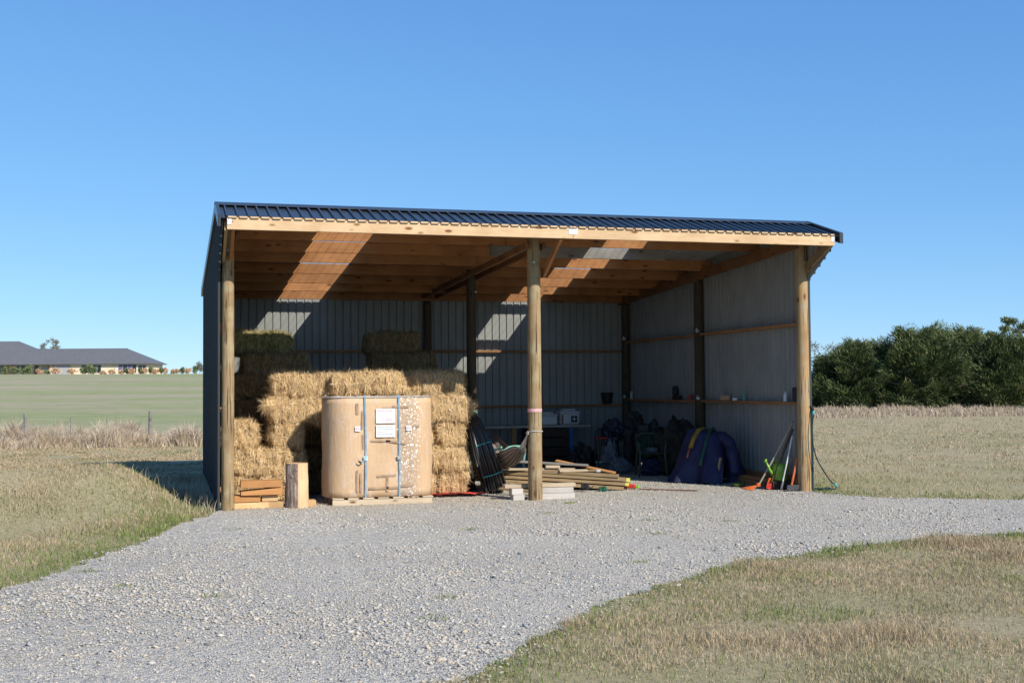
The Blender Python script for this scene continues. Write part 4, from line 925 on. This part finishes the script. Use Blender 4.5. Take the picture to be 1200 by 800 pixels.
tagp(obj('white_sack', blob(bmesh.new(), (5.5, 5.2, .16), (.28, .2, .22), 21, .3, 2, 3, .005), 'grey_cloth', smooth=True), 'pale sack on the floor behind the lumber pile', 'sack')
heap('barbecue', 'barbecue under a dark brown cover behind the blue cloth', 'barbecue', [('cover', (7.92, 3.6, .46), (.40, .32, .50), 'brown_cloth', 15), ('lid_knob', (7.95, 3.4, .95), (.04, .04, .05), 'black', 1)])
# draped blue cloth
drape = thing('draped_cloth', 'big blue cloth draped over a low frame, with yellow and green webbing', 'tarp', (7.82, 2.15, 0), R(-20))
def drape_z(u, v):
    r_ = math.hypot(max(0, abs(u) - .16) / .36, max(0, abs(v) - .12) / .5)
    return r_
bb = bmesh.new(); nA, nR = 96, 22; rows = []
for j in range(nR + 1):
    s_ = j / nR; ring = []
    for k in range(nA):
        a = 2 * math.pi * k / nA; ex = .20 + (.30 + .10 * math.cos(a * 3 + 1)) * s_ ** .9; ey = .16 + .36 * s_ ** .9
        if s_ < .25: q = s_ / .25; rx, ry, z = .29 * q * (1 + .12 * math.sin(a * 3)), .24 * q, .87 - .05 * q * q + .02 * math.sin(a * 2 + 1) * q
        else: q = (s_ - .25) / .75; fold = 1 + q * (.17 * math.sin(a * 8 + 2 * math.sin(a * 2) + q) + .16 * noise.noise(Vector((math.cos(a) * 3, math.sin(a) * 3, q * 2)))); rx = (.29 * (1 + .12 * math.sin(a * 3) * (1 - q)) + .30 * q) * fold; ry = (.24 + .34 * q) * fold; z = .82 * (1 - q ** 1.3) + .015 + .02 * math.sin(a * 2 + 1) * (1 - q) + .05 * noise.noise(Vector((math.cos(a) * 4, math.sin(a) * 4, q * 5))) - .04 * math.sin(math.pi * q)
        z += .10 * math.cos(a) * (1 - s_) * (s_ > .1) * -.4
        if s_ > .25 and 285 < math.degrees(a) < 300: z = max(z, .38)
        ring.append(bb.verts.new((rx * math.cos(a), ry * math.sin(a), max(z, .012))))
    rows.append(ring)
for p, q in zip(rows[1:], rows[2:]):
    for k in range(nA): bb.faces.new((p[k], p[(k + 1) % nA], q[(k + 1) % nA], q[k]))
bb.faces.new(rows[1]); obj('cloth', bb, 'tarp_blue', drape, smooth=True)
bb = bmesh.new(); tube(bb, smooth_path([(.18, -.20, .78), (.33, -.33, .64), (.37, -.44, .44), (.40, -.48, .16)], 5), [.07, .085, .09, .095, .10, .10, .09, .085, .10, .11, .11, .10, .095, .10, .10, .09], 12); obj('sleeve', bb, 'tarp_blue', drape, smooth=True)
def strip(name, pts, w_, m, parent):
    bb = bmesh.new(); tube(bb, pts, w_, 6)
    for v in bb.verts: pass
    return obj(name, bb, m, parent, smooth=True)
strip('yellow_webbing', [(-.05, -.05, .875), (-.16, -.17, .85), (-.25, -.30, .72), (-.30, -.36, .58)], .04, 'yellow', drape)
strip('green_webbing', [(.10, -.05, .875), (.02, -.20, .85), (-.05, -.36, .68), (-.13, -.47, .42), (-.16, -.52, .30)], .028, 'green', drape)
strip('orange_cord', [(-.30, -.30, .60), (-.34, -.36, .50), (-.36, -.38, .42)], .012, 'orange', drape)
board('wooden_strut', (.08, -.62, .02), (.17, -.48, .42), .04, .04, 'old_board', drape)

# ------------------------------------------------------------------ tools by the right post
def leaning(name, label, cat, foot, top, r, m, headf):
    f = Vector(foot); t_ = Vector(top); th = thing(name, label, cat, foot); bb = bmesh.new(); tube(bb, [(0, 0, .03), (t_ - f) * .5, (t_ - f)], r, 10); obj('handle', bb, m, th); headf(th, (t_ - f).normalized()); return th
def rake_head(th, d):
    bb = bmesh.new()
    for k in range(-6, 7): tube(bb, [(.02 + .0 * k, 0, .06), (-.10 + .0 * k, k * .014 - .03, .035), (-.19, k * .028 - .05, .014), (-.21, k * .03 - .05, .002)], .006, 5)
    bbox(bb, -.02, .04, -.03, .03, .03, .09, .01); obj('rake_fan', bb, 'orange', th)
leaning('leaf_rake', 'leaf rake with an orange fan head and grey wooden handle leaning by the right post', 'rake', (7.88, .50, .012), (8.34, .22, 1.02), .014, 'grey_handle', rake_head)
def shovel_head(m, L_=.26):
    def f(th, d):
        bb = bmesh.new(); bmesh.ops.create_grid(bb, x_segments=6, y_segments=8, size=.5)
        for v in bb.verts: q = v.co.copy(); wv = .10 * (1 - max(0, -q.y - .1) ** 2 * 3.2); v.co = Vector((q.x * 2 * wv, -.02 - .03 * (q.x * 2) ** 2, .012 + (q.y + .5) * L_))
        for v in bb.verts: v.co += Vector((d.x, d.y, 0)) * v.co.z
        bmesh.ops.solidify(bb, geom=list(bb.faces), thickness=.004); obj('blade', bb, m, th, smooth=True)
    return f
leaning('shovel', 'garden spade with an orange blade between the rake and the watering can', 'spade', (8.05, .45, .01), (8.36, .25, .92), .015, 'teal', shovel_head('orange', .16))
def pole_foot(th, d): bb = bmesh.new(); tube(bb, [(0, 0, 0), d * .14], .018, 8); obj('ferrule', bb, 'galv', th)
leaning('tool_pole', 'pale aluminium pole standing almost upright beside the watering can', 'pole', (8.12, .20, .01), (8.27, .12, .82), .011, 'tin_pale', pole_foot)
leaning('hoe', 'hoe with a dark handle and red socket leaning behind the watering can', 'hoe', (8.02, .38, .01), (8.35, .22, 1.04), .012, 'rust_board', shovel_head('red', .08))
leaning('weeding_fork', 'short orange handled fork leaning against the right post', 'fork', (8.18, .02, .01), (8.31, .06, .50), .017, 'orange', shovel_head('dark_grey', .08))
can = thing('watering_can', 'bright green plastic watering can behind the right post tools', 'watering can', (8.20, .40, .14))
bb = bmesh.new(); lathe(bb, [(.10, 0), (.115, .02), (.112, .2), (.10, .25), (.075, .262)], 24); obj('body', bb, 'lime', can, smooth=True)
bb = bmesh.new(); tube(bb, [(-.09, 0, .05), (-.17, -.02, .16), (-.24, -.03, .29)], [.028, .02, .014], 10); tube(bb, [(-.235, -.03, .285), (-.26, -.035, .31)], [.016, .034], 10); obj('spout', bb, 'lime', can, smooth=True)
bb = bmesh.new(); tube(bb, [(-.06, 0, .25), (-.03, 0, .33), (.06, 0, .345), (.13, 0, .28), (.155, 0, .17), (.11, 0, .07)], .013, 8); obj('handle', bb, 'lime', can, smooth=True)
tagp(board('can_shelf_block', (8.05, .42, .07), (8.36, .42, .07), .2, .13, 'crate_wood'), 'dark wooden block under the green watering can', 'wood block')
tagp(obj('rubber_ball', blob(bmesh.new(), (8.28, .80, .62), (.028, .028, .045), 1, .1, 1, 3), 'black', smooth=True), 'small black ball on the tool handles', 'ball') if False else None
for k, (z, yo) in enumerate(((.03, 0), (.075, .05), (.12, -.04))):
    tagp(board('floor_plank', (8.16 + .02 * k, .72 + yo, z + .0), (8.22, 2.05 + yo, z), .16, .04, 'girt_pine' if k else 'old_board'), 'reddish plank on the floor along the right wall, %s' % ('lowest', 'middle one', 'topmost')[k], 'plank', 'planks along the right wall')
tagp(obj('olive_rag', blob(bmesh.new(), (7.82, 1.02, .035), (.11, .1, .04), 22, .3, 3, 3, .006), 'cloth_olive', smooth=True), 'crumpled olive green rag on the gravel left of the rake', 'rag')
# garden hose from the tap
tap = thing('garden_tap', 'small black tap with a green hose fitting on the right post pipe', 'tap', (8.51, -.06, 1.2))
bb = bmesh.new(); tube(bb, [(0, 0, .02), (0, -.04, .03), (-.02, -.07, .0)], .014, 8); tube(bb, [(0, -.03, .03), (0, -.03, .07)], .008, 6); bbox(bb, -.05, .02, -.045, -.02, .065, .078, .003); obj('tap_body', bb, 'black', tap); bb = bmesh.new(); tube(bb, [(-.02, -.07, .0), (-.022, -.075, -.05)], .017, 10); obj('fitting', bb, 'tie_cyan', tap)
hose = thing('garden_hose', 'dark green garden hose hanging from the tap to the grass', 'hose', (8.49, -.14, 0))
bb = bmesh.new(); P = [(0, 0, 1.15), (-.035, -.01, .95), (-.03, -.02, .70), (.03, -.03, .48), (.14, -.03, .30), (.25, -.03, .15), (.33, -.03, .09), (.30, -.06, .04), (.15, .02, .03), (.04, .1, .03), (.10, .2, .03), (.24, .22, .03), (.33, .12, .04), (.18, .04, .04), (.05, .02, .05)]
tube(bb, smooth_path(P), .010, 8); obj('hose_line', bb, 'hose_green', hose, smooth=True); bb = bmesh.new(); tube(bb, [(.31, -.03, .12), (.345, -.035, .07)], .02, 8); obj('connector', bb, 'tie_cyan', hose)

# ------------------------------------------------------------------ small things on the wall rails
zs = 1.333
def small(name, label, cat, loc, prof, m, seg=16):
    bb = bmesh.new(); lathe(bb, prof, seg); o = obj(name, bb, m, smooth=False); o.location = loc; return tagp(o, label, cat)
small('paint_tin', 'black lidded tin on the right rail next to the front post', 'tin', (8.40, .22, zs), [(.055, 0), (.055, .20), (.05, .21), (.03, .22)], 'black')
small('spray_can', 'white spray can on the right rail near the front post', 'can', (8.40, .55, zs), [(.03, 0), (.031, .11), (.015, .13), (.015, .15)], 'tin_pale')
small('green_bottle', 'tall thin green bottle on the right rail between the posts', 'bottle', (8.40, 1.95, zs), [(.025, 0), (.026, .10), (.008, .14), (.008, .19)], 'tie_cyan')
tagp(box('card_box', 8.36, 8.44, 2.55, 2.78, zs, zs + .08, 'cardboard', None, .003), 'small cardboard box on the right rail between the posts', 'box')
small('jar_lid', 'low pale tub on the right rail beside the cardboard box', 'tub', (8.40, 2.28, zs), [(.05, 0), (.052, .04), (.045, .045)], 'paper')
small('red_cup', 'red cup on the right rail behind the middle side post', 'cup', (8.40, 4.1, zs - .01), [(.032, 0), (.042, .10), (.038, .10)], 'red')
t = thing('black_boots', 'black boot standing on the right rail behind the side post', 'boot', (8.40, 4.75, zs - .01)); bb = bmesh.new(); bbox(bb, -.05, .05, -.16, .10, 0, .08, .02); bbox(bb, -.05, .05, -.02, .11, .07, .26, .03); obj('boot_upper', bb, 'black', t)
small('black_pot', 'black plastic plant pot on the back rail near the corner', 'pot', (7.98, 7.36, 1.22), [(.09, 0), (.12, .20), (.13, .20), (.13, .235), (.12, .235)], 'black')
small('white_jar', 'small white jar on the right rail beside the back corner post', 'jar', (8.40, 7.05, zs - .01), [(.03, 0), (.032, .14), (.02, .16)], 'tin_pale')
small('red_tin', 'small red tin on the back rail above the white boxes', 'tin', (6.55, 7.37, 1.216), [(.04, 0), (.042, .06), (.03, .065)], 'red')
# cables clips: white insulators on the side posts
for (x, y, z, lab) in ((8.33, 3.62, 1.36, 'white plastic insulator on the middle side post, lower'), (8.33, 3.62, 2.56, 'white plastic insulator on the middle side post, upper'), (8.33, 7.26, 1.36, 'white plastic insulator on the back corner post, lower'), (8.33, 7.26, 2.56, 'white plastic insulator on the back corner post, upper')):
    bb = bmesh.new(); tube(bb, [(-.03, 0, 0), (.03, 0, 0)], .018, 8); bbox(bb, -.02, .0, -.02, .02, -.03, .05, .005); o = obj('insulator', bb, 'nail_plate', shed); o.location = (x, y, z)
tagp(obj('ground_weed', strands((4.50, -.62, .0), (.10, .06, .02), 160, 77, .02, .06), 'green_blades'), 'small green weed in the gravel before the middle post', 'weed')
rs = random.Random(9)
for i in range(16):
    x = rs.uniform(-1.5, 9); y = rs.uniform(-9, -1.2)
    if not inside(GJ, np.array([x]), np.array([y]))[0]: continue
    n = 60; gx_ = rng.normal(x, .07, n); gy_ = rng.normal(y, .05, n); V, F = blades(gx_, gy_, rng.uniform(.015, .045, n), np.full(n, .003), rng.uniform(.3, 1, n), np.full(n, .01))
    if i == 0: WV, WF = V, F
    else: WF = np.concatenate([WF, F + len(WV)]); WV = np.concatenate([WV, V])
tagp(obj('yard_weeds', npmesh('yard_weeds', WV, WF), 'green_blades'), 'sparse weeds growing through the gravel', 'weeds', kind='stuff')

# ------------------------------------------------------------------ far fence
fence = thing('wire_fence', 'old post and wire fence standing in the tall dry grass', 'fence', (0, 20.6, 0))
FPX = [(-9.2, .9, .05), (-4.65, .92, .055), (-3.45, .8, .02), (-2.45, .78, .02), (-1.28, .95, .06), (.4, .9, .05)]
for (x, hh, r_) in FPX:
    bb = bmesh.new(); tube(bb, [(x, 0, -.1), (x + .02 * rnd.uniform(-1, 1), 0, hh)], [r_, r_ * .9], 10); obj('post', bb, 'grey_board', fence)
for z in (.35, .6, .82):
    bb = bmesh.new(); tube(bb, [(x, -.05, z + .01 * math.sin(x * 9)) for x in np.linspace(-14, .5, 24)], .003, 4); obj('wire', bb, 'galv', fence)

# ------------------------------------------------------------------ far house on the rise
HB = CAM + fw * 285; hx = lambda px: (px - 600) / 1427.4 * 285
hrot = -yaw; base_pt = CAM + Vector((fw.x, fw.y, 0)).normalized() * 283 + rt * hx(190); hz = 5.12
house = thing('farm_house', 'long cream farmhouse with a dark grey hipped roof on the rise', 'house', (base_pt.x, base_pt.y, hz), hrot)
S = 285 / 1427.4
X = lambda px: (px - 190) * S
M['house_wall'] = plain('house_wall', (.92, .76, .56), .8, 0, .2, .08); M['house_brick'] = plain('house_brick', (.50, .33, .22), .9); M['house_roof'] = plain('house_roof', (.15, .15, .16), .6, 0, .3, .12, 1.5)
M['house_white'] = plain('house_white', (.62, .62, .62), .6, 0, .3, .06); M['garage'] = plain('garage', (.44, .45, .47), .6); M['house_glass'] = plain('house_glass', (.025, .032, .045), .15, 0, .6); M['curtain'] = plain('curtain', (.17, .15, .30), .7)
eave = 2.35; rg = 2.35 + 3.7
box('wall', X(-70), X(176), 0, 12, -.4, eave, 'house_wall', house, .01)
def hip(x0, x1, y0, y1, z0, z1, xr0, xr1, name='roof'):
    ym = (y0 + y1) / 2; bb = bmesh.new(); P = [(x0, y0, z0), (x1, y0, z0), (x1, y1, z0), (x0, y1, z0), (xr0, ym, z1), (xr1, ym, z1)]; lo = [bb.verts.new((p[0], p[1], p[2] - .16)) for p in P[:4]]; v = [bb.verts.new(p) for p in P]
    for f in ((0, 1, 5, 4), (1, 2, 5), (2, 3, 4, 5), (3, 0, 4)): bb.faces.new([v[i] for i in f])
    for i in range(4): bb.faces.new((lo[i], lo[(i + 1) % 4], v[(i + 1) % 4], v[i]))
    bb.faces.new(lo[::-1]); return obj(name, bb, 'house_roof', house)
r1 = hip(X(-80), X(180), -.8, 13, eave + .1, rg, X(-60), X(143))
hip(X(-130), X(66), -2.2, 17, eave + .05, rg + 2.0, X(-80), X(11))
for (p, q, zc) in ((11, 150, rg),):
    bb = bmesh.new(); tube(bb, [(X(36), 6.1, rg + .02), (X(143), 6.1, rg + .02)], .09, 6); obj('ridge_cap', bb, 'house_roof', r1)
for px in (92, 126): pass
# windows and doors of the front
def win(a, c, z0, z1, m='house_glass', n=2, y=-.03):
    f = box('window', X(a), X(c), y - .06, y, z0, z1, 'house_white', house, 0)
    for k in range(n):
        w_ = (X(c) - X(a)) / n; box('pane', X(a) + w_ * k + .06, X(a) + w_ * (k + 1) - .06, y - .09, y - .062, z0 + .06, z1 - .06, m[k % len(m)] if isinstance(m, list) else m, f, 0)
win(-1, 11, .1, 2.1, n=2); win(23, 34, .5, 2.1, n=2); win(36, 40, .1, 2.1, n=1); win(99, 107, .3, 2.1, n=2); win(107, 122, .3, 2.1, n=3)
win(142, 163, .3, 2.15, ['curtain', 'house_glass', 'curtain', 'house_glass'], 4); win(165, 174, .5, 2.0, n=2)
box('front_door', X(44), X(49.5), -.06, -.004, 0, 2.1, 'house_glass', house, 0); box('garage_door', X(65), X(86), -.06, -.004, 0, 2.1, 'garage', house, 0); box('garage_door', X(52), X(58.5), -.06, -.004, 0, 2.1, 'garage', house, 0)
for a, c in ((11, 22), (41, 43), (59, 62)): box('brick_panel', X(a), X(c), -.05, -.003, -.3, 2.2, 'house_brick', house, 0)
for px in (138, 64, 28, 110): bb = bmesh.new(); tube(bb, [(X(px), -.12, 0), (X(px), -.12, 2.3)], .05, 6); obj('downpipe', bb, 'house_white', house)

# ------------------------------------------------------------------ leafy growth
def leafy(rs, n, centre_fn, size, aspect=.35):
    """n leaf-spray triangles/quads around points from centre_fn -> V,F"""
    P, Dn = centre_fn(n); a = rs.normal(0, 1, (n, 3)); a += Dn * 1.2; a /= np.linalg.norm(a, axis=1)[:, None]
    s_ = np.cross(a, rs.normal(0, 1, (n, 3))); s_ /= np.linalg.norm(s_, axis=1)[:, None]; L_ = size * rs.uniform(.5, 1.5, n)[:, None]
    V = np.stack([P - s_ * L_ * aspect * .5, P + s_ * L_ * aspect * .5, P + a * L_ + s_ * L_ * aspect * .35, P + a * L_ * 1.15 - s_ * L_ * aspect * .1], 1).reshape(-1, 3)
    return V, 4 * np.arange(n)[:, None] + np.array([0, 1, 2, 3])
def clumpy(rs, clumps, shell_=.55):
    """clumps: (centre, radii)"""
    Dd = np.array([c[2] if len(c) > 2 else (0, 0, 0) for c in clumps]); cw = np.array([c[1][0] * c[1][2] for c in clumps]); cw = cw / cw.sum(); Cc = np.array([c[0] for c in clumps]); Rr = np.array([c[1] for c in clumps])
    def f(n):
        i = rs.choice(len(clumps), n, p=cw); d = rs.normal(0, 1, (n, 3)); d /= np.linalg.norm(d, axis=1)[:, None]; r_ = rs.uniform(shell_, 1.05, n)[:, None]
        return Cc[i] + d * Rr[i] * r_, np.where(np.abs(Dd[i]).sum(1)[:, None] > 0, Dd[i] * 2.2 + d * .3, d)
    return f
def conifer(loc, hgt, wid, label, seed, m='conifer', n=30000, size=.17):
    """dense macrocarpa: layered outward-reaching boughs, each a cluster of sprays, dark gaps between"""
    rs = np.random.default_rng(seed); t = thing('shelter_tree', label, 'tree', loc, 0, 'trees of the shelter belt'); bb = bmesh.new(); tube(bb, [(0, 0, -.2), (.05, 0, hgt * .5), (0, .05, hgt * .85)], [.22, .15, .05], 8)
    for k in range(16):
        a = k * 2.4; z = hgt * (.12 + .045 * k); rr = wid * .5 * (1 - (z / hgt) ** 2); tube(bb, [(0, 0, z), (rr * .5 * math.cos(a), rr * .5 * math.sin(a), z + .1), (rr * math.cos(a), rr * math.sin(a), z + .35)], [.06, .04, .015], 5)
    obj('trunk', bb, 'trunk', t, smooth=True)
    cl = []
    for k in range(74):      # drooping boughs, widest at mid height so the skirt stays in their shade
        zf = rs.uniform(.03, .97); prof = .74 + .9 * zf if zf < .36 else max(.05, 1.08 - (zf - .30) ** 1.6 * 1.75)
        a = rs.uniform(0, 6.28); rr = wid * .5 * prof * rs.uniform(.62, 1.04); s_ = rs.uniform(.7, 1.4) * wid * .145
        dr_ = (math.cos(a), math.sin(a), .55 + .5 * zf)
        for q, (kr, ks, kz) in enumerate(((1.14, .38, .62), (1.0, .72, .25), (.84, 1.0, .0), (.64, 1.15, -.2))): cl.append(((rr * kr * math.cos(a), rr * kr * math.sin(a), hgt * zf + kz * s_), (s_ * ks, s_ * ks, s_ * .40 * (.5 + .5 * ks)), dr_))
    for k in range(22): a = rs.uniform(0, 6.28); rr = wid * rs.uniform(.2, .44); cl.append(((rr * math.cos(a), rr * math.sin(a), hgt * rs.uniform(.03, .13)), (wid * .11, wid * .11, wid * .09)))
    for k in range(9): a = rs.uniform(0, 6.28); q = rs.random(); cl.append(((.30 * wid * math.cos(a) * q, .3 * wid * math.sin(a) * q, hgt * rs.uniform(.86, 1.02)), (wid * .045, wid * .045, wid * .11)))
    V, F = leafy(rs, n, clumpy(rs, cl, .45), size, .22); obj('crown', npmesh('crown', V, F), m, t); return t
def at(px, d): q = CAM + Vector((fw.x, fw.y, 0)).normalized() * d + rt * ((px - 600) / 1427.4 * d); return (q.x, q.y, float(H(q.x, q.y)))
rsx = random.Random(4)
belt = [(975, 72, 2.8, 3.4, 'low rounded dark conifer at the left end of the shelter belt'), (1000, 71, 3.5, 4.2, 'dark conifer second from the left in the shelter belt'), (1030, 72, 3.7, 4.2, 'bluish conifer third from the left in the shelter belt'), (1062, 70, 4.35, 4.2, 'tall spiky conifer left of the middle of the shelter belt'), (1096, 70, 4.45, 4.8, 'broad conifer in the middle, tallest of the shelter belt'), (1132, 71, 4.25, 4.2, 'dark conifer just right of the middle of the shelter belt'), (1165, 69, 3.85, 4.4, 'yellow green tipped conifer near the right of the picture'), (1203, 69, 4.0, 4.8, 'conifer cut by the right edge of the picture'), (1240, 70, 4.4, 4.8, 'conifer at the outer right end of the shelter belt')]
for i, (px, d, hgt, wid, lab) in enumerate(belt): conifer(at(px, d), hgt, wid * 1.0, lab, 60 + i)
for i, (px, d, hgt, wid, lab) in enumerate(((985, 78, 4.0, 4.5, 'grey green tree rising behind the left end of the shelter belt'), (1012, 79, 4.35, 4.0, 'bare looking grey tree behind the second conifer'), (1128, 80, 5.0, 4.5, 'thin grey tree showing above the middle of the shelter belt'))):
    t = thing('background_tree', lab, 'tree', at(px, d), 0, 'trees behind the shelter belt'); bb = bmesh.new(); rs = np.random.default_rng(90 + i)
    tube(bb, [(0, 0, -.2), (.1, 0, hgt * .6), (.0, 0, hgt * .9)], [.16, .1, .03], 7)
    for k in range(14): a = k * 2.4; tube(bb, [(0, 0, hgt * .4 + k * .1), (wid * .25 * math.cos(a), wid * .25 * math.sin(a), hgt * .7 + k * .06)], [.04, .01], 5)
    obj('trunk', bb, 'trunk', t); cl = [((wid * .38 * rs.normal(0, .6), wid * .38 * rs.normal(0, .6), hgt * rs.uniform(.55, .97)), (.5, .5, .3)) for k in range(26)]
    V, F = leafy(rs, 2600, clumpy(rs, cl, .2), .14); obj('crown', npmesh('crown', V, F), 'grey_leaf', t)
t = thing('gum_tree', 'open topped dark gum tree standing above the right of the shelter belt', 'tree', at(1186, 84)); bb = bmesh.new(); rs = np.random.default_rng(99)
tube(bb, [(0, 0, -.2), (-.1, 0, 3), (.1, 0, 5.0), (.2, 0, 5.8)], [.2, .14, .07, .03], 7)
for k, (dx, z) in enumerate(((-.7, 5.0), (.8, 5.4), (-.4, 5.7), (.5, 4.8), (-1.6, 4.7))): tube(bb, [(0, 0, 3.9), (dx * .6, 0, z - .4), (dx, 0, z)], [.05, .03, .01], 5)
obj('trunk', bb, 'trunk', t); cl = [((dx + rs.normal(0, .2), rs.normal(0, .4), z + rs.normal(0, .1)), (.36, .36, .2)) for dx, z in ((-.7, 5.3), (.8, 5.5), (0, 5.85), (-.35, 5.75), (.5, 5.1), (1.2, 5.2), (-1.9, 4.75), (-1.5, 4.85), (.3, 5.5), (1.6, 5.5))]
V, F = leafy(rs, 3000, clumpy(rs, cl, .1), .15); obj('crown', npmesh('crown', V, F), 'conifer', t)
# shrubs along the house front
def shrub(px, r_, hgt, m, name, label, cat, seed, grp, d=274):
    rs = np.random.default_rng(seed); t = thing(name, label, cat, at(px, d), 0, grp); S_ = d / 1427.4
    cl = [((rs.normal(0, .35) * r_ * S_, rs.normal(0, .3) * r_ * S_, hgt * S_ * rs.uniform(.3, .8)), (r_ * S_ * .55, r_ * S_ * .55, hgt * S_ * .3)) for k in range(9)]
    V, F = leafy(rs, 700, clumpy(rs, cl, .1), .22, .5); obj('foliage', npmesh('foliage', V, F), m, t)
    bb = bmesh.new(); tube(bb, [(0, 0, -.2), (0, 0, hgt * S_ * .5)], .05, 5); obj('stem', bb, 'trunk', t); return t
G_, O_ = 'shrub_green', 'shrub_orange'
sh = [(6, 5, 10, G_), (16.5, 5, 10, G_), (26, 5.5, 9, G_), (33, 4, 12, G_), (46, 5.5, 7, O_), (55.5, 3, 5, G_), (64, 6, 8.5, O_), (83, 5, 7, O_), (96.5, 4.5, 8, G_), (104, 5, 12, G_), (110, 4, 9, G_), (120, 3.5, 4, O_), (129.5, 4, 5.5, O_), (142, 3, 4.5, O_), (148, 2.5, 7, G_), (154, 4, 6, O_), (164, 3.5, 7, G_), (170, 4, 6.5, O_), (176.5, 2.8, 8, G_), (182, 3.5, 6, O_), (188.5, 2.5, 7.5, G_), (193.5, 3.5, 7, O_), (204, 4, 6, O_), (207.5, 3, 6, O_), (213.5, 3, 8, G_), (220, 4.5, 6, O_), (228, 3, 9, G_), (234, 4.5, 15, 'grey_leaf')]
ordn = ['first', 'second', 'third', 'fourth', 'fifth', 'sixth', 'seventh', 'eighth', 'ninth', 'tenth', 'eleventh', 'twelfth', 'thirteenth', 'fourteenth', 'fifteenth', 'sixteenth']
cg = co_ = 0
for i, (px, r_, hh, m) in enumerate(sh):
    if m == G_: lab = 'round green shrub before the farmhouse, %s green one counted from the left' % ordn[cg]; cg += 1; nm, ct, gp = 'garden_shrub', 'shrub', 'green shrubs before the farmhouse'
    elif m == O_: lab = 'rusty orange tussock before the farmhouse, %s orange one counted from the left' % ordn[co_]; co_ += 1; nm, ct, gp = 'orange_tussock', 'tussock', 'orange tussocks before the farmhouse'
    else: lab = 'tall grey green bush right of all the others, beside the shed corner'; nm, ct, gp = 'grey_bush', 'bush', 'green shrubs before the farmhouse'
    shrub(px, r_, hh, m, nm, lab, ct, 200 + i, gp)
for i, (px, top, wpx, lab) in enumerate(((49, 402, 5, 'low grey treetop just above the farmhouse ridge'), (65.5, 395, 6, 'taller spindly tree behind the farmhouse roof'))):
    d = 330; p = at(px, d); zt = CAM.z + (457.6 - top) / 1427.4 * d - p[2]; t = thing('distant_tree', lab, 'tree', p, 0, 'trees behind the farmhouse'); bb = bmesh.new(); tube(bb, [(0, 0, -.3), (.2, 0, zt * .6), (.0, 0, zt * .92)], [.25, .18, .06], 6); obj('trunk', bb, 'trunk', t); rs = np.random.default_rng(300 + i)
    cl = [((rs.normal(0, .6), rs.normal(0, .6), zt * rs.uniform(.55, .97)), (.75, .75, .4)) for k in range(16)]; V, F = leafy(rs, 1500, clumpy(rs, cl, .1), .3); obj('crown', npmesh('crown', V, F), 'grey_leaf', t)
